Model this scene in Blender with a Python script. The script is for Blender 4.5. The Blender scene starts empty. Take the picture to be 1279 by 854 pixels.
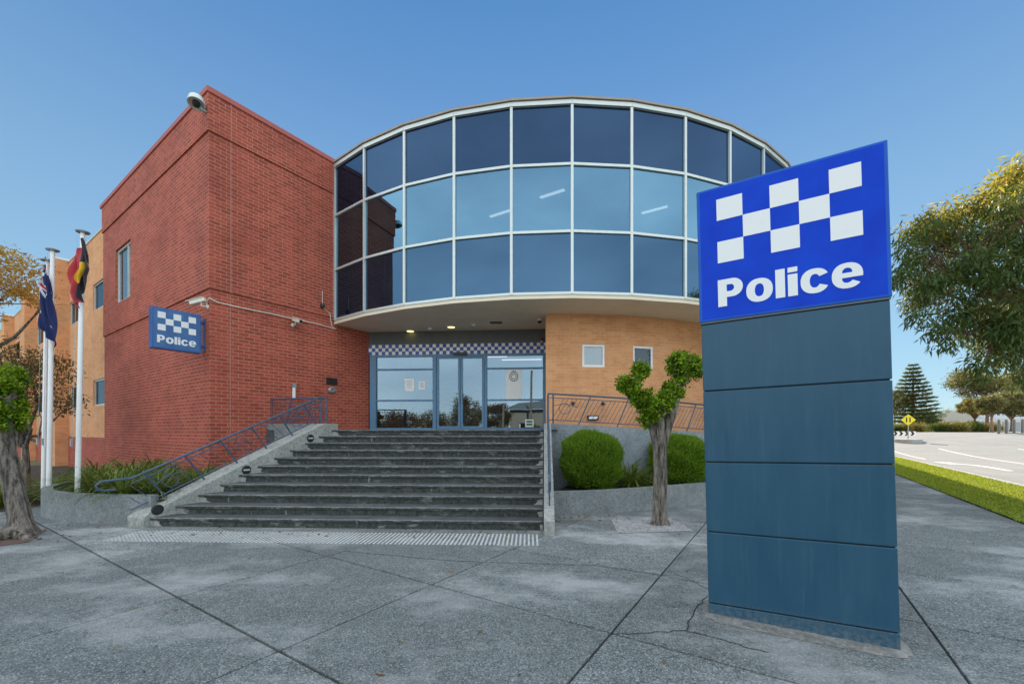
import bpy, math, random
import numpy as np
from mathutils import Vector, Matrix

random.seed(7)
RNG = np.random.default_rng(11)
SC = bpy.context.scene
COL = SC.collection
PI = math.pi
R = math.radians
EYE, F, HY, CX = 1.62, 525.0, 538.0, 640.0


# ------------------------------------------------------------------ helpers
def sstep(a, b, x):
    t = min(1, max(0, (x - a) / (b - a)))
    return t * t * (3 - 2 * t)

UX, UY = .544, .839            # street direction
NX, NY = .839, -.544           # across the street, away from the building


def st(n, u):
    return (n * NX + u * UX, n * NY + u * UY)


def ground_z(x, y):
    n = x * NX + y * NY
    u = x * UX + y * UY
    return 1.5 * sstep(35, 75, u) * sstep(-20, 2, n)


class MB:
    """collects faces, builds one mesh object"""

    def __init__(s):
        s.v, s.f, s.mi, s.uv = [], [], [], {}

    def face(s, pts, m=0, uv=None):
        i = len(s.v)
        s.v += [tuple(p) for p in pts]
        s.f.append(tuple(range(i, i + len(pts))))
        s.mi.append(m)
        if uv:
            s.uv[len(s.f) - 1] = uv

    def hexa(s, b, t, m=0):
        """closed solid between bottom loop b (ccw from above) and top loop t"""
        i = len(s.v)
        n = len(b)
        s.v += [tuple(p) for p in b] + [tuple(p) for p in t]
        s.f.append(tuple(i + k for k in reversed(range(n)))); s.mi.append(m)
        s.f.append(tuple(i + n + k for k in range(n))); s.mi.append(m)
        for k in range(n):
            j = (k + 1) % n
            s.f.append((i + k, i + j, i + n + j, i + n + k)); s.mi.append(m)

    def box(s, c, d, rz=0, m=0, M=None):
        x, y, z = d[0] / 2, d[1] / 2, d[2] / 2
        q = [Vector(p) for p in ((-x, -y, -z), (x, -y, -z), (x, y, -z), (-x, y, -z), (-x, -y, z), (x, -y, z), (x, y, z), (-x, y, z))]
        T = M if M is not None else (Matrix.Translation(c) @ Matrix.Rotation(rz, 4, 'Z'))
        q = [T @ p for p in q]
        s.hexa(q[:4], q[4:], m)

    def prism(s, loop, z0, z1, m=0):
        s.hexa([(x, y, z0) for x, y in loop], [(x, y, z1) for x, y in loop], m)

    def bar(s, a, b, w, h, m=0, up=(0, 0, 1)):
        a, b = Vector(a), Vector(b)
        d = (b - a); L = d.length
        if L < 1e-6: return
        d.normalize()
        up = Vector(up)
        sd = d.cross(up)
        if sd.length < 1e-4: sd = d.cross(Vector((1, 0, 0)))
        sd.normalize(); up = sd.cross(d)
        M = Matrix(((sd.x, d.x, up.x, 0), (sd.y, d.y, up.y, 0), (sd.z, d.z, up.z, 0), (0, 0, 0, 1)))
        M = Matrix.Translation((a + b) / 2) @ M
        s.box(None, (w, L, h), m=m, M=M)

    def tube(s, pts, r, n=8, m=0, cap=True):
        pts = [Vector(p) for p in pts]
        rr = r if isinstance(r, (list, tuple)) else [r] * len(pts)
        rings = []
        ref = None
        for k, p in enumerate(pts):
            if k == 0: d = pts[1] - p
            elif k == len(pts) - 1: d = p - pts[k - 1]
            else: d = (pts[k + 1] - p).normalized() + (p - pts[k - 1]).normalized()
            d.normalize()
            if ref is None:
                ref = Vector((0, 0, 1)) if abs(d.z) < .9 else Vector((1, 0, 0))
            a = d.cross(ref)
            if a.length < 1e-3: a = d.cross(Vector((0, 1, 0)))
            a.normalize(); b = a.cross(d); ref = b
            i = len(s.v)
            for q in range(n):
                t = 2 * PI * q / n
                s.v.append(tuple(p + a * (rr[k] * math.cos(t)) + b * (rr[k] * math.sin(t))))
            rings.append(i)
        for k in range(len(rings) - 1):
            i, j = rings[k], rings[k + 1]
            for q in range(n):
                w = (q + 1) % n
                s.f.append((i + q, i + w, j + w, j + q)); s.mi.append(m)
        if cap:
            s.f.append(tuple(rings[0] + q for q in reversed(range(n)))); s.mi.append(m)
            s.f.append(tuple(rings[-1] + q for q in range(n))); s.mi.append(m)

    def lathe(s, prof, c=(0, 0, 0), n=24, m=0, M=None):
        T = M if M is not None else Matrix.Translation(c)
        i0 = len(s.v)
        for r_, z in prof:
            for q in range(n):
                t = 2 * PI * q / n
                s.v.append(tuple(T @ Vector((r_ * math.cos(t), r_ * math.sin(t), z))))
        for k in range(len(prof) - 1):
            for q in range(n):
                w = (q + 1) % n
                a = i0 + k * n
                s.f.append((a + q, a + w, a + n + w, a + n + q)); s.mi.append(m)
        s.f.append(tuple(i0 + q for q in reversed(range(n)))); s.mi.append(m)
        a = i0 + (len(prof) - 1) * n
        s.f.append(tuple(a + q for q in range(n))); s.mi.append(m)

    def build(s, name, mats, parent=None, smooth=False, bevel=0, org=None):
        if not isinstance(mats, (list, tuple)): mats = [mats]
        if parent is not None: org = tuple(parent['_o'])
        if org is None:
            a = np.array(s.v)
            org = (float((a[:, 0].min() + a[:, 0].max()) / 2), float((a[:, 1].min() + a[:, 1].max()) / 2), float(a[:, 2].min()))
        me = bpy.data.meshes.new(name)
        me.from_pydata([(x - org[0], y - org[1], z - org[2]) for x, y, z in s.v], [], s.f)
        for mt in mats: me.materials.append(mt)
        me.polygons.foreach_set('material_index', s.mi)
        uvl = me.uv_layers.new(name='UVMap')
        for p in me.polygons:
            cu = s.uv.get(p.index)
            nrm = p.normal
            for q, li in enumerate(p.loop_indices):
                if cu: uvl.data[li].uv = cu[q]
                else:
                    co = s.v[me.loops[li].vertex_index]
                    if abs(nrm.z) < .6:
                        tx, ty = -nrm.y, nrm.x
                        l = math.hypot(tx, ty) or 1
                        uvl.data[li].uv = ((co[0] * tx + co[1] * ty) / l, co[2])
                    else: uvl.data[li].uv = (co[0], co[1])
            if smooth: p.use_smooth = True
        if smooth:
            try: me.set_sharp_from_angle(angle=R(40))
            except Exception: pass
        o = bpy.data.objects.new(name, me)
        COL.objects.link(o)
        if parent is not None:
            o.parent = parent; o['_o'] = org
        else:
            o.location = org; o['_o'] = org
        if bevel:
            b = o.modifiers.new('bevel', 'BEVEL'); b.width = bevel; b.segments = 2; b.limit_method = 'ANGLE'; b.angle_limit = R(35)
            b.harden_normals = False
        return o


def tag(o, label=None, cat=None, group=None, kind=None):
    if label: o['label'] = label
    if cat: o['category'] = cat
    if group: o['group'] = group
    if kind: o['kind'] = kind
    return o


def empty(name, loc, label, cat, group=None):
    o = bpy.data.objects.new(name, None)
    COL.objects.link(o)
    o.location = loc; o['_o'] = tuple(loc); o.empty_display_size = .2
    return tag(o, label, cat, group)


def struct(o, kind='structure'):
    o['kind'] = kind
    return o


def dup(root, loc, rz=0, label=None, scale=1):
    c = root.copy(); COL.objects.link(c)
    c.location = loc; c.rotation_euler = (0, 0, rz); c.scale = (scale,) * 3
    if label: c['label'] = label
    for ch in list(root.children):
        d = ch.copy(); COL.objects.link(d); d.parent = c
        for g in list(ch.children):
            e = g.copy(); COL.objects.link(e); e.parent = d
    return c


# ------------------------------------------------------------------ materials
class NT:
    def __init__(s, name):
        s.m = bpy.data.materials.new(name); s.m.use_nodes = True
        s.t = s.m.node_tree; s.n = s.t.nodes; s.l = s.t.links
        s.p = s.n['Principled BSDF']; s.out = s.n['Material Output']

    def add(s, typ, **k):
        x = s.n.new(typ)
        for a, b in k.items():
            if a.startswith('i_'):
                key = a[2:]
                key = int(key) if key.isdigit() else key.replace('_', ' ')
                x.inputs[key].default_value = b
            else: setattr(x, a, b)
        return x

    def link(s, a, b): s.l.new(a, b)

    def coord(s, kind='Object', scale=(1, 1, 1)):
        tc = s.add('ShaderNodeTexCoord')
        mp = s.add('ShaderNodeMapping'); mp.inputs['Scale'].default_value = scale
        s.link(tc.outputs[kind], mp.inputs[0])
        return mp.outputs[0]

    def noise(s, co, scale, detail=5, rough=.6):
        x = s.add('ShaderNodeTexNoise')
        x.inputs['Scale'].default_value = scale; x.inputs['Detail'].default_value = detail
        x.inputs['Roughness'].default_value = rough
        s.link(co, x.inputs['Vector'])
        return x.outputs['Fac']

    def ramp(s, fac, stops):
        r = s.add('ShaderNodeValToRGB')
        e = r.color_ramp.elements
        while len(e) < len(stops): e.new(.5)
        for k, (p, c) in enumerate(stops):
            e[k].position = p
            e[k].color = (c, c, c, 1) if isinstance(c, (int, float)) else (*c, 1)
        s.link(fac, r.inputs[0])
        return r.outputs[0]

    def mix(s, fac, a, b, mode='MIX'):
        x = s.add('ShaderNodeMix', data_type='RGBA', blend_type=mode)
        for v, i in ((fac, 0), (a, 6), (b, 7)):
            if isinstance(v, (int, float)): x.inputs[i].default_value = v
            elif isinstance(v, tuple): x.inputs[i].default_value = (*v, 1)
            else: s.link(v, x.inputs[i])
        return x.outputs[2]

    def math(s, op, a, b=0., c=0.):
        x = s.add('ShaderNodeMath', operation=op)
        for i, v in enumerate((a, b, c)):
            if isinstance(v, (int, float)): x.inputs[i].default_value = v
            else: s.link(v, x.inputs[i])
        return x.outputs[0]

    def bump(s, h, strength=.3, dist=.01):
        x = s.add('ShaderNodeBump'); x.inputs['Strength'].default_value = strength; x.inputs['Distance'].default_value = dist
        s.link(h, x.inputs['Height'])
        s.link(x.outputs[0], s.p.inputs['Normal'])

    def base(s, v):
        if isinstance(v, tuple): s.p.inputs['Base Color'].default_value = (*v, 1)
        else: s.link(v, s.p.inputs['Base Color'])

    def set(s, **k):
        for a, b in k.items():
            key = a.replace('_', ' ')
            if isinstance(b, (int, float, tuple)): s.p.inputs[key].default_value = b
            else: s.link(b, s.p.inputs[key])


def paint(name, c, rough=.5, metal=0., var=.08, scale=6, bump=0., spec=.5):
    t = NT(name)
    co = t.coord()
    n = t.noise(co, scale)
    t.base(t.mix(t.ramp(n, [(.3, 0.), (.7, 1.)]), tuple(max(0, x * (1 - var)) for x in c), tuple(min(1, x * (1 + var)) for x in c)))
    t.set(Roughness=t.math('MULTIPLY_ADD', n, .2, rough - .1), Metallic=metal, Specular_IOR_Level=spec)
    if bump: t.bump(t.noise(co, scale * 12), bump, .004)
    return t.m


def brick(name, c1, c2, mortar, stain=.35, msize=.010):
    t = NT(name)
    uv = t.coord('UV')
    b = t.add('ShaderNodeTexBrick')
    b.offset = .5; b.squash = 1
    b.inputs['Scale'].default_value = 1
    b.inputs['Brick Width'].default_value = .24
    b.inputs['Row Height'].default_value = .086
    b.inputs['Mortar Size'].default_value = msize * .8
    b.inputs['Mortar Smooth'].default_value = .15
    b.inputs['Bias'].default_value = -.1
    b.inputs['Color1'].default_value = (*c1, 1); b.inputs['Color2'].default_value = (*c2, 1)
    b.inputs['Mortar'].default_value = (*mortar, 1)
    t.link(uv, b.inputs['Vector'])
    n1 = t.noise(uv, .45, 6, .65)
    n2 = t.noise(uv, 30, 3, .6)
    st_ = t.coord('UV', (1, .12, 1))
    n3 = t.noise(st_, 2.2, 5, .6)
    col = t.mix(t.ramp(n1, [(.35, 0.), (.7, 1.)]), b.outputs['Color'], tuple(x * .72 for x in c1), 'MIX')
    col = t.mix(stain, b.outputs['Color'], col)
    nb = t.noise(t.coord('UV', (.6, 1.4, 1)), .9, 7, .7)
    col = t.mix(t.ramp(nb, [(.48, 0.), (.70, .5)]), col, tuple(x * .55 for x in c1))
    col = t.mix(t.ramp(n3, [(.45, 0.), (.8, .35)]), col, tuple(min(1, x * 1.25 + .02) for x in c2))
    col = t.mix(t.ramp(n2, [(.3, .22), (.6, 0.)]), col, (.05, .03, .03))
    t.base(col)
    t.set(Roughness=.85)
    h = t.math('MULTIPLY', t.math('SUBTRACT', 1., b.outputs['Fac']), .8)
    h = t.math('ADD', h, t.math('MULTIPLY', n2, .25))
    t.bump(h, .8, .006)
    return t.m


def concrete(name, lo, hi, scale=1.5, grain=120, stain=(.05, .055, .05), samt=.5, island=0., bump=.25, gc=.35, patch=0., agg=0):
    t = NT(name)
    co = t.coord('Object')
    n1 = t.noise(co, scale, 8, .62)
    n2 = t.noise(co, grain, 2, .7)
    n3 = t.noise(co, scale * 5, 6, .7)
    c = t.mix(t.ramp(n1, [(.3, 0.), (.72, 1.)]), lo, hi)
    c = t.mix(t.ramp(n3, [(.42, 0.), (.75, samt)]), c, stain)
    n4 = t.noise(co, grain * .38, 3, .65)
    c = t.mix(t.ramp(n4, [(.38, gc), (.52, 0.)]), c, tuple(x * .30 for x in lo))
    c = t.mix(t.ramp(n2, [(.35, gc), (.52, 0.)]), c, tuple(x * .25 for x in lo))
    c = t.mix(t.ramp(n2, [(.58, 0.), (.72, gc)]), c, tuple(min(1, x * 1.8) for x in hi))
    if agg:
        vo = t.add('ShaderNodeTexVoronoi'); vo.inputs['Scale'].default_value = agg; t.link(co, vo.inputs['Vector'])
        sc_ = t.add('ShaderNodeSeparateColor'); t.link(vo.outputs['Color'], sc_.inputs[0])
        c = t.mix(t.ramp(sc_.outputs[0], [(.70, 0.), (.95, .6)]), c, tuple(min(1, x * 1.9) for x in hi))
        c = t.mix(t.ramp(sc_.outputs[1], [(.68, 0.), (.92, .8)]), c, tuple(x * .22 for x in lo))
    n5 = t.noise(t.coord('Object', (1, 1.6, 1)), scale * .5, 10, .70)
    c = t.mix(t.ramp(n5, [(.50, 0.), (.66, patch)]), c, (.62, .62, .60))
    if island:
        g = t.add('ShaderNodeNewGeometry')
        c = t.mix(t.math('MULTIPLY', g.outputs['Random Per Island'], island), c, tuple(x * .45 for x in lo))
    t.base(c)
    t.set(Roughness=.88)
    t.bump(t.math('ADD', n2, t.math('MULTIPLY', n3, .8)), bump, .004)
    return t.m


def leafmat(name, c1, c2, c3=None, trans=.35, rough=.55):
    t = NT(name)
    g = t.add('ShaderNodeNewGeometry')
    rnd = g.outputs['Random Per Island']
    stops = [(0., c1), (.6, c2)] + ([(1., c3)] if c3 else [])
    col = t.ramp(rnd, stops)
    t.base(col)
    t.set(Roughness=rough, Specular_IOR_Level=.3)
    tr = t.add('ShaderNodeBsdfTranslucent')
    t.link(t.mix(.35, col, (.5, .42, .05)), tr.inputs['Color'])
    mx = t.add('ShaderNodeMixShader'); mx.inputs[0].default_value = trans
    t.link(t.p.outputs[0], mx.inputs[1]); t.link(tr.outputs[0], mx.inputs[2])
    t.link(mx.outputs[0], t.out.inputs['Surface'])
    return t.m


def bark(name, lo, hi, sc=9):
    t = NT(name)
    co = t.coord('Object', (1, 1, .16))
    n = t.noise(co, sc * 1.9, 7, .75)
    co2 = t.coord('Object')
    n2 = t.noise(co2, 14, 5, .7)
    c = t.ramp(n, [(.40, tuple(x * .6 for x in lo)), (.58, hi)])
    c = t.mix(t.ramp(n2, [(.5, 0.), (.8, .4)]), c, tuple(x * .5 for x in lo))
    t.base(c); t.set(Roughness=.92)
    t.bump(t.math('ADD', n, t.math('MULTIPLY', n2, .3)), 1., .05)
    return t.m


def glass(name, tint, refl, dark, opaque=False, rough=.01, trans=(.5, .55, .55)):
    """reflective tinted glazing: mirror-like coat over dark (or see-through) glass"""
    t = NT(name)
    gl = t.add('ShaderNodeBsdfGlossy'); gl.inputs['Roughness'].default_value = rough
    gl.inputs['Color'].default_value = (*tint, 1)
    if opaque:
        ot = t.add('ShaderNodeBsdfDiffuse'); ot.inputs['Color'].default_value = (*dark, 1)
    else:
        ot = t.add('ShaderNodeBsdfTransparent'); ot.inputs['Color'].default_value = (*trans, 1)
    fr = t.add('ShaderNodeFresnel'); fr.inputs['IOR'].default_value = 1.5
    fac = t.math('MINIMUM', t.math('MULTIPLY_ADD', fr.outputs[0], .9, refl), 1.)
    mx = t.add('ShaderNodeMixShader')
    t.link(fac, mx.inputs[0]); t.link(ot.outputs[0], mx.inputs[1]); t.link(gl.outputs[0], mx.inputs[2])
    t.link(mx.outputs[0], t.out.inputs['Surface'])
    # faint waviness
    co = t.coord('Object')
    bp = t.add('ShaderNodeBump'); bp.inputs['Strength'].default_value = .04; bp.inputs['Distance'].default_value = .02
    t.link(t.noise(co, .9, 2), bp.inputs['Height']); t.link(bp.outputs[0], gl.inputs['Normal'])
    return t.m


def emit(name, c, s):
    t = NT(name)
    t.base(c); t.set(Emission_Color=(*c, 1), Emission_Strength=s)
    return t.m


M = {}
M['red'] = brick('red_brick', (.34, .056, .030), (.56, .104, .056), (.58, .29, .20))
M['redpaint'] = paint('red_metal_capping', (.42, .10, .075), .5)
M['orange'] = brick('orange_brick', (.78, .33, .13), (.88, .44, .20), (.76, .48, .30), .3)
M['orangeR'] = brick('orange_render', (.50, .27, .10), (.53, .29, .12), (.50, .28, .12), .5, .004)
M['beige'] = paint('beige_soffit_paint', (.85, .74, .57), .75, var=.05, scale=2, bump=.1)
M['greywall'] = paint('dark_grey_render', (.13, .14, .14), .8, var=.1)
M['frame'] = paint('anodised_frame', (.62, .66, .62), .35, .3, var=.05)
M['bframe'] = paint('blue_door_frame', (.10, .22, .36), .4, var=.08)
M['bframe_d'] = paint('dark_door_frame', (.04, .07, .10), .4)
M['rail'] = paint('blue_rail_paint', (.060, .095, .15), .4, var=.2, scale=20)
M['white'] = paint('white_paint', (.88, .88, .86), .4, var=.03)
M['cream'] = paint('cream_plastic', (.72, .69, .58), .45, var=.05)
M['black'] = paint('black_plastic', (.02, .02, .022), .4)
M['steel'] = paint('grey_steel', (.35, .37, .38), .4, .5)
M['paving'] = concrete('paving_concrete', (.165, .185, .178), (.30, .325, .31), 1.1, 75, (.11, .12, .125), .5, .40, .8, .5, .62, 115)
M['joint'] = paint('joint_dirt', (.020, .022, .018), .95)
M['conc'] = concrete('cast_concrete', (.21, .235, .235), (.35, .375, .37), 2.2, 60, (.11, .115, .11), .5)
M['conc_b'] = concrete('blue_grey_concrete', (.23, .27, .295), (.34, .385, .41), 1.6, 60, (.12, .13, .13), .45)
M['wing'] = concrete('weathered_concrete', (.34, .35, .32), (.52, .52, .47), 3, 60, (.10, .105, .09), .6)
M['glass_mid'] = glass('tinted_glass_clear', (.33, .64, .88), .30, (.02, .03, .04), trans=(.28, .34, .36))
M['glass_dark'] = glass('tinted_glass_spandrel', (.27, .52, .90), .085, (.006, .008, .016), opaque=True)
M['glass_low'] = glass('tinted_glass_lower', (.30, .60, .95), .13, (.006, .010, .018), opaque=True)
M['glass_door'] = glass('door_glass', (.62, .80, .95), .26, (.02, .03, .04), trans=(.55, .6, .6))
M['glass_win'] = glass('window_glass', (.95, .97, 1.), .62, (.02, .025, .03), opaque=True)
M['glass_pale'] = glass('pale_window_glass', (.72, .82, .86), .20, (.03, .035, .04), opaque=True)
M['glass_black'] = glass('dark_window_glass', (.5, .6, .7), .06, (.01, .011, .013), opaque=True)
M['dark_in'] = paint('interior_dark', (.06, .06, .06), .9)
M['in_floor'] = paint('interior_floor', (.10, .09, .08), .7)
M['tube'] = emit('lit_tube', (1., .97, .9), .8)
M['downl'] = emit('lit_downlight', (1., .8, .3), 1.6)
M['soil'] = paint('garden_soil', (.05, .036, .026), .95, var=.4, scale=12, bump=.6)
M['hedge'] = leafmat('hedge_leaves', (.10, .22, .012), (.18, .35, .02), (.30, .46, .05), .35)
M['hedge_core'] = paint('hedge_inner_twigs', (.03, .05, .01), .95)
M['pollard'] = leafmat('pollard_leaves', (.05, .12, .008), (.17, .34, .012), (.42, .58, .03), .4)
M['strap'] = leafmat('strap_leaves', (.04, .09, .012), (.11, .18, .025), (.27, .30, .08), .25)
M['gum'] = leafmat('gum_leaves', (.030, .070, .018), (.065, .125, .030), (.12, .17, .05), .3)
M['gum_suntint'] = leafmat('sun_tinted_gum_leaves', (.28, .27, .02), (.50, .42, .04), (.55, .30, .06), .55)  # sunlight on the upper crown, put into the leaf colour
M['olive'] = leafmat('olive_leaves', (.05, .055, .02), (.09, .09, .035), (.13, .08, .045), .25)
M['golden'] = leafmat('golden_leaves', (.45, .24, .05), (.70, .42, .10), (.80, .60, .20), .65)
M['pine'] = leafmat('pine_needles', (.08, .12, .05), (.14, .18, .08), (.20, .22, .10), .25)
M['darkleaf'] = leafmat('dark_tree_leaves', (.045, .04, .02), (.09, .07, .03), (.14, .07, .05), .2)
M['fargum'] = leafmat('sunny_gum_leaves', (.10, .12, .045), (.20, .20, .075), (.34, .25, .11), .35)
M['straw'] = leafmat('straw_shrub_leaves', (.16, .15, .03), (.30, .25, .06), (.42, .30, .12), .25)
M['grassb'] = leafmat('grass_blades', (.13, .24, .015), (.30, .38, .025), (.52, .50, .08), .4)
M['bark'] = bark('grey_brown_bark', (.085, .068, .052), (.30, .26, .215))
M['gumbark'] = bark('gum_bark', (.13, .07, .045), (.36, .22, .15), 5)
M['asphalt'] = concrete('road_asphalt', (.24, .23, .215), (.33, .315, .29), .5, 60, (.10, .10, .10), .3)
M['kerb'] = concrete('kerb_concrete', (.36, .35, .33), (.48, .46, .43), 2, 60, (.22, .21, .2), .4)
M['marking'] = paint('road_marking', (.75, .74, .72), .7, var=.12)
M['grassd'] = concrete('turf_soil', (.16, .26, .025), (.28, .36, .04), 1.4, 40, (.20, .17, .07), .5)
M['land'] = concrete('open_ground', (.10, .12, .04), (.17, .17, .07), .1, 8, (.2, .17, .09), .5)
M['gravel'] = concrete('white_gravel', (.35, .35, .34), (.60, .59, .57), 9, 50, (.18, .18, .17), .6, bump=1.)
M['tactile'] = paint('tactile_ribs', (.50, .51, .49), .7, var=.2, scale=9)
M['postgrey'] = paint('weathered_post_grey', (.13, .13, .125), .7)
M['dkbrickpaver'] = paint('red_brown_edging', (.12, .075, .055), .9)


def steps_mats():
    t = NT('stained_step_riser')
    co = t.coord('Object')
    n1 = t.noise(t.coord('Object', (1, 1, 3)), 3., 8, .7)
    n2 = t.noise(co, 16, 5, .75)
    n3 = t.noise(t.coord('Object', (2.5, 2.5, .5)), 5, 5, .7)
    c = t.mix(t.ramp(n2, [(.35, 0.), (.7, 1.)]), (.018, .022, .020), (.085, .09, .078))
    c = t.mix(t.ramp(n1, [(.56, 0.), (.68, .85)]), c, (.22, .23, .21))
    c = t.mix(t.ramp(n3, [(.64, 0.), (.72, .8)]), c, (.34, .34, .31))
    t.base(c); t.set(Roughness=.9); t.bump(n2, .5, .01)
    M['riser'] = t.m
    t = NT('worn_step_tread')
    n1 = t.noise(co := t.coord('Object'), 2.5, 8, .7)
    n2 = t.noise(co, 60, 3, .7)
    c = t.mix(t.ramp(n1, [(.35, 0.), (.7, 1.)]), (.055, .062, .06), (.15, .16, .155))
    c = t.mix(t.ramp(n2, [(.4, .5), (.6, 0.)]), c, (.03, .035, .035))
    t.base(c); t.set(Roughness=.85); t.bump(n2, .3, .004)
    M['tread'] = t.m
    M['arris'] = concrete('worn_step_edge', (.20, .21, .205), (.36, .37, .36), 3, 60, (.05, .055, .05), .7)


steps_mats()


def checker_mat():
    t = NT('blue_white_check_tiles')
    tc = t.add('ShaderNodeTexCoord'); sp = t.add('ShaderNodeSeparateXYZ'); t.link(tc.outputs['UV'], sp.inputs[0])
    fu = t.math('FLOOR', sp.outputs[0]); fv = t.math('FLOOR', sp.outputs[1])
    par = t.math('MODULO', t.math('ADD', fu, fv), 2.)
    c = t.mix(par, (.022, .06, .42), (.88, .88, .84))
    eu = t.math('ABSOLUTE', t.math('SUBTRACT', t.math('FRACT', sp.outputs[0]), .5))
    ev = t.math('ABSOLUTE', t.math('SUBTRACT', t.math('FRACT', sp.outputs[1]), .5))
    e = t.math('GREATER_THAN', t.math('MAXIMUM', eu, ev), .465)
    c = t.mix(e, c, (.25, .25, .24))
    n = t.noise(tc.outputs['UV'], .7, 2)
    c = t.mix(t.math('MULTIPLY', n, .25), c, (.10, .10, .12))
    t.base(c); t.set(Roughness=.35)
    return t.m


M['check'] = checker_mat()


def sign_mats():
    t = NT('sign_blue_face')
    co = t.coord(); n = t.noise(co, 3, 5)
    t.base(t.mix(t.ramp(n, [(.35, 0.), (.7, 1.)]), (.002, .042, .50), (.003, .062, .60))); t.set(Roughness=.30, Specular_IOR_Level=.12)
    M['sblue'] = t.m
    t = NT('faded_sign_blue_face')
    co = t.coord(); n = t.noise(t.coord('Object', (1, 1, .3)), 5, 6, .7)
    t.base(t.mix(t.ramp(n, [(.35, 0.), (.72, 1.)]), (.012, .085, .27), (.05, .17, .38))); t.set(Roughness=.3)
    M['sblue2'] = t.m
    M['strim'] = paint('sign_edge_trim', (.01, .10, .48), .35, spec=.2)
    M['strim2'] = paint('faded_sign_edge', (.015, .10, .33), .35)
    t = NT('white_sign_vinyl')
    n = t.noise(t.coord(), 9, 6, .7)
    t.base(t.mix(t.ramp(n, [(.62, 0.), (.8, .35)]), (.80, .81, .80), (.5, .47, .42))); t.set(Roughness=.35)
    M['swhite'] = t.m
    t = NT('pylon_panel_paint')
    co = t.coord('Object')
    n = t.noise(t.coord('Object', (1.2, 1.2, .25)), 4, 7, .7)
    n2 = t.noise(co, 26, 5, .75)
    c = t.mix(t.ramp(n, [(.3, 0.), (.75, 1.)]), (.016, .072, .125), (.030, .098, .155))
    c = t.mix(t.ramp(n2, [(.68, 0.), (.80, .35)]), c, (.12, .19, .24))
    n3 = t.noise(t.coord('Object', (14, 14, .5)), 2., 5, .7)
    c = t.mix(t.ramp(n3, [(.55, 0.), (.75, .30)]), c, (.075, .15, .20))
    n6 = t.noise(t.coord('Object', (9, 9, .8)), 3., 6, .75)
    c = t.mix(t.ramp(n6, [(.60, 0.), (.78, .45)]), c, (.012, .045, .075))
    tz = t.add('ShaderNodeTexCoord'); sz = t.add('ShaderNodeSeparateXYZ'); t.link(tz.outputs['Object'], sz.inputs[0])
    low = t.math('MULTIPLY', t.math('SUBTRACT', .17, sz.outputs[2]), 4.)
    dirt = t.math('MULTIPLY', t.math('MAXIMUM', low, 0.), t.ramp(n2, [(.4, 0.), (.62, 1.)]))
    c = t.mix(t.math('MINIMUM', dirt, .6), c, (.20, .21, .20))
    t.base(c); t.set(Roughness=t.math('MULTIPLY_ADD', n, .25, .24), Specular_IOR_Level=.35)
    t.bump(t.noise(co, 1.3, 2), .12, .03)
    M['pylon'] = t.m


sign_mats()


def sheet_obj(name, mb, mat, kind='structure'):
    o = mb.build(name, mat); o['kind'] = kind
    return o


# ------------------------------------------------------------------ leaves
def leaf_mesh(name, mat, P, D, L, W, parent=None, org=(0, 0, 0), curl=.15):
    """P positions, D directions (unit), L length, W width: rhombic leaves"""
    n = len(P)
    rnd = RNG.normal(size=(n, 3))
    S = np.cross(D, rnd); S /= np.linalg.norm(S, axis=1, keepdims=True) + 1e-9
    N = np.cross(S, D)
    L = np.broadcast_to(L, (n,))[:, None]; W = np.broadcast_to(W, (n,))[:, None]
    mid = P + D * L * .45 + N * L * curl
    v = np.stack([P, mid + S * W / 2, P + D * L, mid - S * W / 2], 1).reshape(-1, 3) - np.array(org)
    me = bpy.data.meshes.new(name)
    me.vertices.add(4 * n); me.vertices.foreach_set('co', v.astype(np.float32).ravel())
    me.loops.add(4 * n); me.loops.foreach_set('vertex_index', np.arange(4 * n, dtype=np.int32))
    me.polygons.add(n)
    me.polygons.foreach_set('loop_start', np.arange(0, 4 * n, 4, dtype=np.int32))
    me.polygons.foreach_set('loop_total', np.full(n, 4, dtype=np.int32))
    me.materials.append(mat)
    me.update(calc_edges=True)
    o = bpy.data.objects.new(name, me); COL.objects.link(o)
    if parent is not None: o.parent = parent
    else: o.location = org
    return o


def unit(a): return a / (np.linalg.norm(a, axis=1, keepdims=True) + 1e-9)


def clump_points(centers, radii, counts, shell=.55, squash=1.):
    out, dirs = [], []
    for c, r_, k in zip(centers, radii, counts):
        d = unit(RNG.normal(size=(k, 3)))
        rad = r_ * (shell + (1 - shell) * RNG.random((k, 1))) * (1 + .15 * RNG.normal(size=(k, 1)))
        p = d * rad; p[:, 2] *= squash
        out.append(p + np.array(c)); dirs.append(d)
    return np.concatenate(out), np.concatenate(dirs)


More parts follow.
